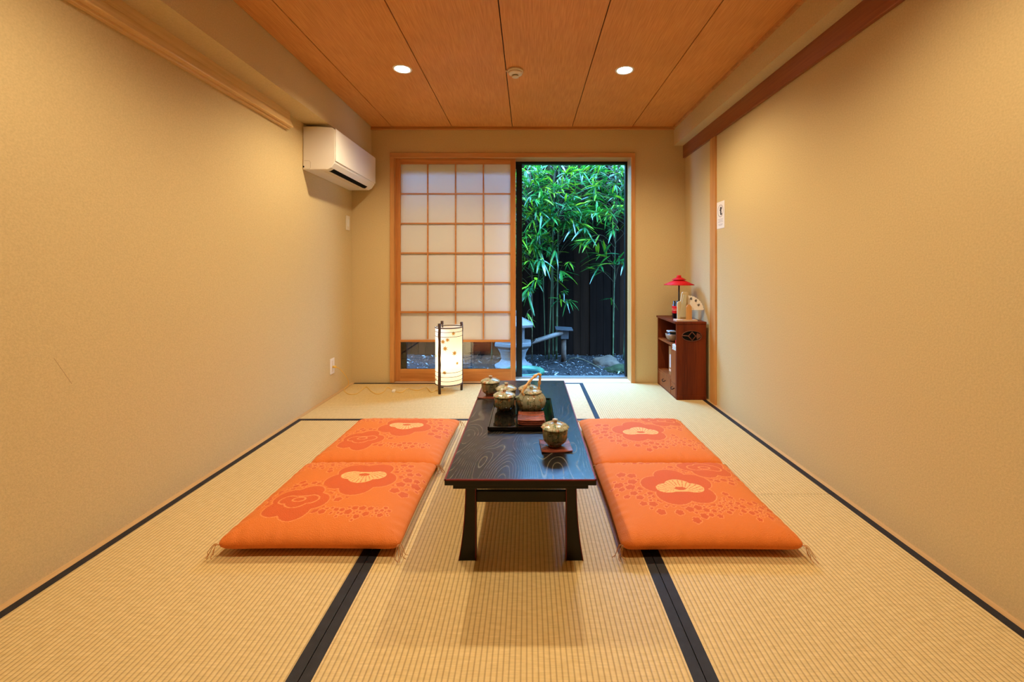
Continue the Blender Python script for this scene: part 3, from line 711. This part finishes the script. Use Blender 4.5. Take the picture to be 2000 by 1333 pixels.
# flex to the socket
pts=[(XL+.008,3.462,.228),(XL+.030,3.47,.228),(XL+.06,3.50,.215),(XL+.075,3.60,.10),(XL+.06,3.66,.02),P(670,762,3.63)[:2]+(.003,),P(685,772,3.5)[:2]+(.003,),P(700,768,3.5)[:2]+(.003,),P(712,758,3.62)[:2]+(.003,),
     P(722,768,3.5)[:2]+(.003,),P(738,772,3.46)[:2]+(.003,),P(752,764,3.56)[:2]+(.003,),P(768,766,3.55)[:2]+(.004,),P(784,768,3.52)[:2]+(.003,),P(800,760,3.62)[:2]+(.003,),P(818,761,3.6)[:2]+(.003,),P(835,760,3.62)[:2]+(.003,),P(848,766,3.54)[:2]+(.003,),(LX-.03,LY,.012)]
def onfloor(px,py): 
    Y=F_PX/(py-VPY); return ((px-VPX)/F_PX*Y,Y,.003)
fl=[onfloor(a,b_) for a,b_ in ((672,763),(682,771),(697,770),(708,762),(716,757),(726,766),(738,771),(750,766),(757,758),(770,765),(784,768),(797,760),(815,764),(832,758),(842,767),(852,764))]
pts=[(XL+.030,3.466,.229),(XL+.055,3.50,.20),(XL+.07,3.60,.10),(XL+.05,3.66,.03)]+fl+[(LX-.02,LY-.02,.012)]
t=thing('power_cord','thin yellow lamp cord running from the socket across the mat','cord',(0,0,0))
M().tube(smoothpts(pts,6),.0022,6).build('flex',MT['yellow'],t)
M().tube([(XL+.0088,3.465,.229),(XL+.034,3.466,.229)],.009,10).build('plug',MT['yellow'],t)
x,y,_=onfloor(769,766); M().box(x-.012,x+.012,y-.02,y+.02,.0005,.017).build('inline_switch',MT['white'],t,bevel=.003)

# ------------------------------------------------------------------ cabinet and what stands on and in it
cw1=wood('dark_cabinet_wood',(.17,.030,.006),(.075,.011,.003),'z',scale=9,rough=.5,spec=.2)
cw2=wood('red_cabinet_wood',(.30,.085,.018),(.17,.04,.010),'z',scale=12,rough=.5,spec=.2)
CX0,CX1,CY0,CY1,CH=1.145,1.375,3.345,3.832,.60
t=thing('small_cabinet','small dark reddish-brown wooden cabinet with open shelves in the right corner','cabinet',(CX0,CY0,0))
dx,dy=CX1-CX0,CY1-CY0
# end panel toward the camera that carries the cut-out motif
m=M(); m.box(0,dx,0,.016,0,CH-.012); m.build('end_panel',cw1,t,bevel=.0015)
M().box(0,dx,dy-.016,dy,0,CH-.012).build('end_panel',cw1,t)
M().box(dx-.01,dx,.016,dy-.016,0,CH-.012).build('back_panel',cw1,t)
M().box(-.012,dx+.002,-.004,dy,CH-.012,CH+.004).build('top',cw1,t,bevel=.002)
M().box(.0,dx,-.003,0,.0,.035).build('plinth_rail',cw1,t,bevel=.001)
M().box(.002,dx-.01,.016,dy-.016,.0,.012).build('bottom',cw1,t)
M().box(.002,dx-.01,.137,dy-.016,.398,.410).build('shelf',cw2,t)
M().box(.002,dx-.01,.016,.125,.362,.374).build('shelf',cw2,t)
M().box(.002,dx-.01,.125,.137,.012,.410).build('divider',cw2,t)
M().box(.002,dx-.01,.137,dy-.016,.128,.140).build('shelf',cw2,t)
dr=M().box(-.001,dx-.02,.139,dy-.018,.014,.126).build('drawer',cw2,t,bevel=.001)
M().tube([(-.001,.26,.085),(-.014,.262,.075),(-.016,.29,.068),(-.014,.318,.075),(-.001,.32,.085)],.003,6).build('handle',MT['dark'],dr)
dr=M().box(-.001,dx-.02,.018,.123,.014,.110).build('drawer',cw2,t,bevel=.001)
M().tube([(-.001,.045,.080),(-.014,.047,.070),(-.016,.070,.063),(-.014,.093,.070),(-.001,.095,.080)],.003,6).build('handle',MT['dark'],dr)
M().box(.0,.012,.018,.123,.114,.360).build('door',cw2,t,bevel=.001)
# leaf-shaped cut-out on the solid end panel: black sheet as its shade, lens rim and crossed bars
m=M(); cx,cz,rx,rz=.118,.494,.076,.040
m.add([(cx+rx*math.cos(q),-.0012,cz+rz*math.sin(q)) for q in [i*math.pi/16 for i in range(32)]],[tuple(range(32))],0)
m.build('cutout_shade',MT['dark'],t)
m=M(); m.tube([(cx+rx*math.cos(q),-.002,cz+rz*math.sin(q)) for q in [i*math.pi/16 for i in range(33)]],.003,6,caps=False)
m.tube([(cx-.074,-.002,cz+.004),(cx-.026,-.002,cz),(cx+.002,-.002,cz+.032)],.0038,6); m.tube([(cx-.026,-.002,cz),(cx+.002,-.002,cz-.034)],.0038,6)
m.tube([(cx+.002,-.002,cz+.032),(cx+.030,-.002,cz),(cx+.002,-.002,cz-.034)],.0038,6)
m.add([(cx+.034,-.0025,cz+.0),(cx+.040,-.0025,cz+.026),(cx+.066,-.0025,cz+.012),(cx+.070,-.0025,cz-.006),(cx+.040,-.0025,cz-.026)],[(0,4,3,2,1)],0)
m.build('cutout_rim',wood('cutout_wood',(.16,.045,.018),(.1,.025,.01),'x'),t)
CT=CH+.004
# parasol ornament
t=thing('parasol_ornament','small red paper parasol on a black post tied to black stakes on the cabinet','ornament',(1.253,3.60,CT))
red=plain('red_parasol_paper',(.58,.008,.008),.6,spec=.2); blk=plain('black_bamboo',(.010,.008,.010),.3,spec=.5)
seg=48; m=M()
m.lathe([(.116,.276),(.117,.280),(.060,.308),(.030,.322),(.016,.326)],seg=seg,mod=lambda a,k:1+(.035*math.cos(24*a) if k<2 else .02*math.cos(24*a)))
m.build('canopy',red,t)
m=M(); m.lathe([(.055,.319),(.056,.322),(.020,.340)],seg=seg,mod=lambda a,k:1+.03*math.cos(24*a)); m.build('upper_canopy',red,t)
M().lathe([(.014,.332),(.018,.340),(.018,.356),(.013,.358)],seg=20).build('finial',red,t)
m=M()
for k in range(24):
    a=2*math.pi*k/24; m.tube([(.014*math.cos(a),.014*math.sin(a),.318),(.112*math.cos(a),.112*math.sin(a),.276)],.0012,4)
m.build('ribs',blk,t)
M().tube([(0,0,.012),(0,0,.33)],.006,10).build('post',blk,t)
m=M()
for k in range(7):
    a=2*math.pi*k/7; r=.022; h_=.115+.03*((k*5)%3)/2
    m.tube([(r*math.cos(a)-.022,r*math.sin(a),0),(r*math.cos(a)-.022,r*math.sin(a),h_)],.0095,9)
m.build('stakes',blk,t)
M().lathe([(.033,.042),(.034,.045),(.034,.100),(.033,.103)],c=(-.022,0,0),seg=28).build('red_band',red,t)
m=M()
for z in (.068,.078): m.tube([(-.022+.0345*math.cos(q),.0345*math.sin(q),z) for q in [i*math.pi/14 for i in range(29)]],.0013,5,caps=False)
m.build('gold_cord',plain('gold_thread',(.75,.5,.18),.4),t)
# wooden stand
pale=wood('pale_cypress',(.62,.50,.30),(.50,.38,.20),'z',rough=.5); orng=wood('orange_cypress',(.66,.36,.12),(.52,.25,.07),'z',rough=.5)
t=thing('wooden_stand','pale wooden display stand of two upright boards on the cabinet top','stand',(1.218,3.40,CT))
M().box(-.065,.100,-.032,.045,0,.012).build('base_plate',plain('pinkish_wood',(.66,.48,.34),.5),t,bevel=.001)
m=M(); pr=[(-.040,.012),(-.040,.140),(-.034,.150),(-.014,.156),(-.004,.218),(.004,.226),(.040,.226),(.046,.218),(.046,.012)]
m.prism(pr,'y',.018,.034); m.build('tall_board',pale,t,bevel=.001)
m=M(); m.prism([(-.028,.030),(-.008,.150),(.004,.205),(.028,.205),(.022,.030)],'y',.006,.012); m.build('card',plain('greenish_card',(.50,.46,.30),.6),t)
m=M(); m.prism([(.016,.012),(.016,.110),(.026,.128),(.044,.132),(.058,.112),(.060,.012)],'y',-.022,-.008); m.build('short_board',orng,t,bevel=.001)
# fan
t=thing('folding_fan','white round-edged fan with black brush writing, held open by the wooden stand','fan',(1.285,3.435,CT+.10),0)
t.rotation_euler=(math.radians(-8),math.radians(0),0)
pv=(-.012,-.020)
def fp(a,r): return (pv[0]+r*math.cos(math.radians(a)),pv[1]+r*math.sin(math.radians(a)))
out=[fp(a,.118+.002*((k%2)*2-1)) for k,a in enumerate(range(2,118,5))]; inn=[fp(a,.020) for a in range(117,1,-12)]
m=M(); m.prism(out+inn,'y',-.001,.001); m.build('leaf',plain('white_fan_paper',(.86,.80,.72),.6),t)
m=M()
for a in range(6,116,10):
    p0,p1=fp(a,.004),fp(a,.042); m.tube([(p0[0],0,p0[1]),(p1[0],0,p1[1])],.0016,5)
m.build('ribs',pale,t)
m=M(); r=random.Random(11)
def stroke(p,q,w_=.0019):
    p=Vector((p[0],-.0016,p[1])); q=Vector((q[0],-.0016,q[1])); m.tube([p,(p+q)/2,q],[w_*.8,w_,w_*.4],5)
for (a,rr,s_) in ((96,.092,.007),(76,.096,.011),(52,.098,.011),(28,.090,.011)):
    c=fp(a,rr)
    def L_(x0,z0,x1,z1):
        th=math.radians(a-90); co_,si=math.cos(th),math.sin(th)
        f=lambda x,z:(c[0]+s_*(x*co_-z*si),c[1]+s_*(x*si+z*co_)); stroke(f(x0,z0),f(x1,z1))
    L_(-.8,.6,.8,.6); L_(-.9,.05,.9,.05); L_(0,1,0,-1); L_(-.1,0,-.9,-.9); L_(.1,0,.9,-.9)
    if s_>.008: L_(-.6,-.5,.6,-.5); L_(-.6,.9,-.6,.3)
m.build('brush_writing',plain('black_ink',(.02,.02,.025),.6),t)
# bowl, tin, papers, leaflets in the cabinet
t=thing('wooden_bowl','brown round bowl on the upper shelf inside the cabinet','bowl',(1.215,3.60,.410))
M().lathe([(.028,0),(.052,.012),(.068,.040),(.072,.066),(.069,.066),(.062,.038),(.03,.012)],seg=36).build('bowl_body',wood('bowl_wood',(.36,.22,.11),(.2,.11,.05),'z',scale=30),t)
M().lathe([(.064,.058),(.060,.070),(.040,.080),(.01,.084)],seg=30).build('inner_dish',plain('dark_dish',(.02,.03,.04),.3),t)
M().box(-.06,.0,-.05,.02,.084,.092).build('folded_napkin',plain('white_napkin',(.6,.56,.5),.7),t)
tag(M().lathe([(.016,0),(.018,.003),(.018,.034),(.012,.040),(.009,.048)],seg=20).build('small_bottle',red,None,(1.172,3.395,.4165)),'little red-capped bottle beside the papers in the cabinet','bottle')
t=thing('paper_stack','stack of white papers on the low near shelf of the cabinet','papers',(1.205,3.415,.374))
m=M(); 
for k in range(6): m.box(-.055+.003*(k%2),.07,-.045,.045,.007*k,.007*k+.006)
m.build('sheets',plain('white_sheets',(.66,.62,.52),.6),t)
t=thing('brochure_board','orange-brown wooden board standing in the open middle bay of the cabinet','board',(1.20,3.545,.140))
M().box(-.03,-.018,-.055,.06,0,.235).build('board_panel',wood('dark_orange_board',(.36,.15,.04),(.26,.09,.025),'z'),t,bevel=.001)
t=thing('leaflet','narrow white leaflet with an orange foot leaning on the board in the cabinet','leaflet',(1.158,3.535,.150))
M().box(0,.0035,-.016,.012,.06,.165).build('slip',plain('leaflet_paper',(.55,.50,.48),.6),t)
M().box(-.003,.002,-.034,.016,.03,.045).build('fold',plain('peach_paper',(.78,.45,.30),.6),t)

# ------------------------------------------------------------------ courtyard
GZ=-.10
def ground_z(x,y):
    return GZ+.018*mnoise.noise(Vector((x*2.2,y*2.2,3)))+.012*mnoise.noise(Vector((x*9,y*9,1)))-.0
m=M(); nx,ny=150,60; gx0,gx1,gy0,gy1=-3.4,4.4,4.025,5.72
vs=[(gx0+(gx1-gx0)*i/nx, gy0+(gy1-gy0)*j/ny, 0) for j in range(ny+1) for i in range(nx+1)]
vs=[(x,y,ground_z(x,y)) for x,y,_ in vs]
m.add(vs,[(j*(nx+1)+i,j*(nx+1)+i+1,(j+1)*(nx+1)+i+1,(j+1)*(nx+1)+i) for j in range(ny) for i in range(nx)],0,True)
g=struct(m.build('ground',plain('dark_wet_soil',(.008,.007,.006),.75,spec=.2,nscale=30,namt=.6,bump=.9,bscale=70)))
# mulch and fallen leaves
rng=random.Random(2); m=M()
def chips(n,x0,x1,y0,y1,l0,l1,mats):
    for i in range(n):
        x,y=rng.uniform(x0,x1),rng.uniform(y0,y1); z=ground_z(x,y)+rng.uniform(.002,.022)
        l=rng.uniform(l0,l1); w_=l*rng.uniform(.10,.28); a=rng.uniform(0,math.pi); tl=rng.uniform(-.5,.5); ro=rng.uniform(-.9,.9)
        d_=Vector((math.cos(a),math.sin(a),tl)).normalized(); s_=Vector((-math.sin(a),math.cos(a),ro)).normalized()*w_
        c=Vector((x,y,z)); u=Vector((0,0,.25*w_))
        m.add([c-d_*l/2,c-s_*.5+u,c+d_*l/2,c+s_*.5+u],[(0,1,2,3)],rng.choice(mats))
chips(9000,-2.0,2.2,4.06,5.6,.012,.036,(0,0,0,1,1,2,2,3)); chips(350,-2,2.2,4.1,5.6,.05,.09,(1,2,3))
tag(m.build('leaf_litter',[plain('bark_chip',(.022,.015,.012),.6,spec=.3),plain('grey_leaf',(.07,.065,.06),.45,spec=.7),plain('brown_leaf',(.035,.018,.008),.5),plain('pale_leaf',(.13,.125,.11),.4,spec=.7)]),
    'bark mulch and fallen bamboo leaves covering the courtyard ground','leaf litter',kind='stuff')
# fence
m=M(); r=random.Random(4); x=-3.4
while x<4.4:
    w_=r.uniform(.085,.125); o_=r.choice((0,.012,.006)); m.box(x+.002,x+w_-.002,5.62+o_,5.645+o_,GZ-.03,2.38,r.choice((0,0,1))); x+=w_
m.box(-3.4,4.4,5.658,5.664,GZ-.03,2.38,0); m.box(-3.4,4.4,5.66,5.70,.25,.33); m.box(-3.4,4.4,5.66,5.70,2.2,2.28)  # thin backing sheet added to stop light between the boards, then two rails
fw=lambda n,c: wood(n,c,[q*.5 for q in c],'z',scale=20,rough=.9,spec=.04)
tag(m.build('board_fence',[fw('charred_board',(.008,.0038,.0022)),fw('charred_board_brown',(.016,.007,.0035))]),'tall dark charred-board fence behind the bamboo','fence')

# bamboo
leafA=plain('bamboo_leaf_green',(.014,.10,.012),.36,spec=.35); leafB=plain('bamboo_leaf_bright',(.11,.24,.008),.4,spec=.3); leafC=plain('bamboo_leaf_blue_green',(.008,.065,.016),.24,spec=.9)
for lm,tc_ in ((leafA,(.03,.20,.016)),(leafB,(.24,.40,.012)),(leafC,(.014,.12,.02))):
    nt=lm.node_tree; out=nt.nodes['Material Output']; b=nt.nodes['Principled BSDF']
    tr=N(nt,'ShaderNodeBsdfTranslucent'); tr.inputs[0].default_value=(*tc_,1); x_=N(nt,'ShaderNodeMixShader'); x_.inputs[0].default_value=.3
    nt.links.new(b.outputs[0],x_.inputs[1]); nt.links.new(tr.outputs[0],x_.inputs[2]); nt.links.new(x_.outputs[0],out.inputs[0])
culm_m=plain('bamboo_culm_green',(.042,.062,.022),.5,spec=.2,nscale=8,namt=.4); twig_m=plain('bamboo_twig',(.06,.05,.025),.6,spec=.2); culm_b=plain('bamboo_culm_brown',(.07,.045,.018),.6,spec=.2,nscale=8,namt=.3)
def add_leaf(m,base,d,l,w_,mi,r):
    d=d.normalized(); side=d.cross(Vector((0,0,1)))
    if side.length<.1: side=Vector((1,0,0))
    side.normalize(); side=(side+Vector((r.uniform(-.5,.5),r.uniform(-.5,.5),r.uniform(-.5,.5)))).normalized()
    nrm=side.cross(d); st=[(0,.12),(.2,.75),(.45,1),(.75,.6),(1,.0)]
    vs=[]; droop=r.uniform(.05,.35)
    for t_,ww in st:
        c=base+d*l*t_+Vector((0,0,-droop*l*t_*t_)); vs+= [c-side*w_*ww*.5+nrm*w_*.12*ww, c, c+side*w_*ww*.5+nrm*w_*.12*ww]
    fs=[]
    for i in range(4):
        a=i*3; fs+=[(a,a+1,a+4,a+3),(a+1,a+2,a+5,a+4)]
    m.add(vs,fs,mi,True)
def spray(mf,mt,start,end,r,n=7,size=1.0,mis=(0,0,1,2)):
    mid=(start+end)/2+Vector((0,0,.25*(end-start).length*r.uniform(.2,1)))
    pts=smoothpts([start,mid,end],4); mt.tube(pts,[.0028-.0016*i/(len(pts)-1) for i in range(len(pts))],4)
    dirn=(end-pts[-3]).normalized(); 
    for k in range(n):
        p=pts[-1-(k//2)%4] if k>0 else end
        d=(dirn*1.0+Vector((r.gauss(0,.65),r.gauss(0,.5),r.gauss(-.15,.4))))
        l=r.uniform(.12,.235)*size; add_leaf(mf,p,d,l,l*r.uniform(.10,.15),r.choice(mis),r)
culms=[ # base x, y, top x, y, height, radius, brown
 (.253,5.34,.31,5.32,2.6,.009,0),(.203,5.40,.13,5.36,2.5,.006,0),(.335,5.36,.40,5.32,2.8,.012,0),(.310,5.44,.33,5.42,2.5,.007,0),
 (1.035,5.25,1.075,5.2,2.6,.008,0),(1.19,5.35,1.24,5.3,2.5,.008,0),(.05,5.35,.02,5.3,2.5,.006,1),(-.45,5.2,-.40,5.2,2.6,.009,0),(-1.1,5.3,-1.2,5.25,2.7,.009,0),(1.75,5.2,1.8,5.2,2.6,.009,0)]
labels=['thick-leaved bamboo plant, second stalk left of the water spout','slim bamboo plant just left of the water spout, leaning left','tallest bamboo plant rising directly behind the bamboo water spout','thin bamboo plant close behind the water spout post','thin bamboo plant rising behind the rock at the right','bamboo plant at the right edge of the opening','brownish thin bamboo plant beside the stone lantern','bamboo plant seen behind the sliding screen, near the lantern','leftmost bamboo plant behind the paper screen','bamboo plant right of the opening, mostly hidden by the wall']
trees=[]
for i,(bx,by,tx,ty,h,rad,br) in enumerate(culms):
    r=random.Random(50+i); t=thing('bamboo_plant',labels[i],'bamboo',(bx,by,ground_z(bx,by)),0,'bamboo plants in the courtyard')
    n=26; pts=[];rs=[]
    for k in range(n+1):
        u=k/n; z=h*u
        p=Vector(((tx-bx)*u+.012*math.sin(3*u+i),(ty-by)*u+.01*math.cos(4*u+i),z-.01)); pts.append(p); rs.append(rad*(1-.45*u))
        if k%2==1: pts+= [p+Vector((0,0,.004)),p+Vector((0,0,.008))]; rs+=[rad*(1-.45*u)*1.22,rad*(1-.45*u)]
    M().tube(pts,rs,10).build('culm',culm_b if br else culm_m,t)
    trees.append((t,Vector((bx,by,ground_z(bx,by))),Vector((tx-bx,ty-by,h)),M(),M(),r))
def nearest(p,zoff):
    best=None
    for k,(t,b0,dv,mf,mt,r) in enumerate(trees):
        u=max(.25,min(1,(p.z-zoff-b0.z)/dv.z)); q=b0+dv*u; dd=(q-p).length
        if best is None or dd<best[0]: best=(dd,k,q)
    return best
r=random.Random(77)
def put(p,n=7,size=1.0,mis=(0,0,1,2)):
    dd,k,q=nearest(p,r.uniform(.05,.25)); t,b0,dv,mf,mt,rr=trees[k]
    spray(mf,mt,q-b0,p-b0,r,n,size,mis)
def dens(px,py):     # how thick the foliage hangs where
    X=(px-1020)/205
    if py<432: return 1.0
    if X<.42: 
        return .85 if py<470 else (.62 if py<540 else (.22 if py<590 else .03))
    if X<.62: return .45 if py<455 else .05
    return .12 if py<450 else .03
cnt=0
for _ in range(2300):     # foliage mass; extends beyond what the opening shows
    x=r.uniform(-1.7,2.3); y=r.uniform(4.95,5.52); z=r.uniform(.4,2.5)
    px,py=VPX+x/y*F_PX,VPY-(z-1)/y*F_PX
    if r.random()<dens(px if 1020<px<1225 else (1040 if px<1020 else 1200),py)*(.55 if z>2.2 else .75):
        put(Vector((x,y,z)),r.randint(6,9),r.uniform(.8,1.15)); cnt+=1
for (px,py,Y) in ((1152,462,5.0),(1180,497,5.1),(1165,494,5.15),(1200,515,5.1),(1214,512,5.1),(1172,517,5.1),(1195,445,5.2),(1214,405,5.0),(1058,508,4.75),(1048,548,4.85),(1030,575,4.9),(1152,468,5.0),(1032,560,4.9),(1085,490,4.95),(1142,445,5.0),(1222,512,5.0)):
    put(Vector(P(px,py,Y)),7,1.25,(0,1,2,2))
for (t,b0,dv,mf,mt,rr) in trees:
    if mf.v:
        tag(mt.build('branches',twig_m,t),kind='stuff'); tag(mf.build('foliage',[leafA,leafB,leafC],t),kind='stuff')

# stone lantern
stone=plain('grey_granite',(.14,.135,.125),.7,nscale=80,namt=.25,bump=.5,bscale=150)
lx,ly=-.175,4.98
t=thing('stone_lantern','grey stone garden lantern with a peaked roof, half hidden by the black window frame','lantern',(lx,ly,ground_z(lx,ly)-.01),.0)
def sq(m,h0,h1,a,b_,mi=0,n=6):   # n-sided tapered block
    v0=[(a*math.cos(math.pi/n+2*math.pi*i/n),a*math.sin(math.pi/n+2*math.pi*i/n),h0) for i in range(n)]; v1=[(b_*math.cos(math.pi/n+2*math.pi*i/n),b_*math.sin(math.pi/n+2*math.pi*i/n),h1) for i in range(n)]
    m.add(v0+v1,[tuple(range(n-1,-1,-1)),tuple(range(n,2*n))]+[(i,(i+1)%n,n+(i+1)%n,n+i) for i in range(n)],mi)
M().lathe([(.21,0),(.215,.03),(.17,.05),(.135,.10),(.15,.17),(.175,.215),(.165,.23)],seg=28).build('pedestal',stone,t,bevel=.002)
m=M(); sq(m,.23,.262,.19,.235); sq(m,.262,.30,.235,.235); m.build('platform',stone,t,bevel=.004)
m=M(); sq(m,.30,.475,.150,.150)
m.build('fire_box',stone,t)
m=M(); sq(m,.475,.505,.255,.262); sq(m,.505,.60,.262,.06); m.build('roof',stone,t,bevel=.004)
M().lathe([(.03,.598),(.045,.62),(.042,.645),(.012,.675)],seg=20).build('finial',stone,t)

# bamboo water spout on its post
x0,y0=P(1101,702,5.25)[:2]
t=thing('water_spout','bamboo deer-scarer spout slanting from a small roofed box on a log post','water spout',(x0,y0,ground_z(x0,y0)-.01),0)
M().tube([(0,0,0),(0,0,.12),(0,0,.30)],[.033,.031,.030],16).build('post',plain('weathered_log',(.07,.045,.03),.85,spec=.15,nscale=30,namt=.3),t)
dk=plain('dark_weathered_board',(.03,.03,.03),.6,nscale=30,namt=.3)
m=M(); m.box(-.035,.055,-.05,.05,.29,.40); m.build('box',dk,t,bevel=.002)
m=M(); m.add([(-.10,-.085,.402),(.105,-.085,.392),(.105,.085,.404),(-.10,.085,.414),(-.10,-.085,.416),(.105,-.085,.404),(.105,.085,.416),(-.10,.085,.428)],[(0,3,2,1),(4,5,6,7),(0,1,5,4),(1,2,6,5),(2,3,7,6),(3,0,4,7)]); m.build('box_roof',dk,t)
bm=plain('grey_bamboo',(.13,.11,.09),.5,spec=.3,nscale=25,namt=.15)
a=Vector((-.02,-.03,.365)); d_=Vector((-.40,-.13,-.105)); n=14; m=M(); seg=18
dn=d_.normalized(); s1=dn.cross(Vector((0,0,1))).normalized(); s2=s1.cross(dn)
L_=d_.length; vs=[]
R1,R0=.027,.021
for ring_i,(rad,flag) in enumerate(((R1,'o0'),(R1,'o1'),(R0,'i1'),(R0,'i0'))):
    for k in range(seg):
        q=2*math.pi*k/seg; off=(s1*math.cos(q)+s2*math.sin(q))*rad
        end=L_-.045-.045*(off.z/rad) if '1' in flag else (0 if flag[0]=='o' else L_*.6)
        vs.append(a+dn*end+off)
fs=[]
for i in range(3):
    for k in range(seg):
        j=(k+1)%seg; fs.append((i*seg+k,i*seg+j,(i+1)*seg+j,(i+1)*seg+k))
m.add(vs,fs[:2*seg],0,True); m.add(vs,fs[2*seg:]+[tuple(range(3*seg,4*seg))],1,True)
for u in (.45,.78): m.tube([a+dn*(L_*u-.003),a+dn*L_*u,a+dn*(L_*u+.003)],[R1,R1+.0022,R1],seg)
m.build('bamboo_spout',[bm,plain('bamboo_hollow',(.02,.018,.015),.8)],t)

# green basin
bx,by=-.045,4.44
t=thing('water_basin','round turquoise-green glazed basin on the mulch, cut off by the window frame','basin',(bx,by,ground_z(bx,by)-.01))
m=M(); m.lathe([(.13,0),(.17,.02),(.200,.05),(.212,.078),(.212,.090),(.202,.098),(.186,.094),(.172,.075),(.10,.05)],seg=48)
m.build('basin_bowl',plain('turquoise_glaze',(.03,.095,.05),.4,spec=.3,nscale=12,namt=.35),t)
M().lathe([(.170,.073),(.01,.0732)],seg=40,caps=False).build('water',plain('dark_water',(.01,.02,.02),.03,spec=.6),t)

def rock(name,label,c,s,seed,mat_):
    import bmesh
    bm_=bmesh.new(); bmesh.ops.create_icosphere(bm_,subdivisions=4,radius=1)
    for v in bm_.verts:
        p=v.co.copy(); k=1+.30*mnoise.noise(p*1.1+Vector((seed,0,0)))+.10*mnoise.noise(p*3.1+Vector((0,seed,0)))+.03*mnoise.noise(p*9)
        v.co=Vector((p.x*s[0],p.y*s[1],p.z*s[2]))*k
        if v.co.z<-.02: v.co.z=-.02
    me=bpy.data.meshes.new(name); bm_.to_mesh(me); bm_.free(); me.materials.append(mat_)
    for p in me.polygons: p.use_smooth=True
    o=bpy.data.objects.new(name,me); COL.objects.link(o); o.location=c; tag(o,label,'rock'); return o
rk=plain('mossy_rock',(.045,.030,.018),.85,spec=.2,nscale=14,namt=.35,bump=.8,bscale=40)
x0,y0=P(1185,712,5.05)[:2]; rock('garden_rock','rounded grey-brown rock on the mulch right of the water spout',(x0,y0,ground_z(x0,y0)+.008),(.155,.11,.105),3,rk)
moss=plain('dark_moss',(.014,.018,.006),.95,spec=.1,nscale=30,namt=.5,bump=1,bscale=90)
x0,y0=P(1215,728,4.75)[:2]; rock('mossy_stone','low dark moss-covered stone in the lower right corner of the opening',(x0+.02,y0,ground_z(x0,y0)),(.20,.16,.055),8,moss)
# fallen stalks
m=M(); m.tube(smoothpts([P(1106,700,5.1)[:2]+(-.09,),(.50,5.08,-.035),(.58,5.05,-.02),(.68,5.0,-.05),(.80,4.8,-.085)],8),.005,6)
tag(m.build('arched_stalk',twig_m),'thin dry stalk arching over the mulch at the foot of the spout post','stalk')
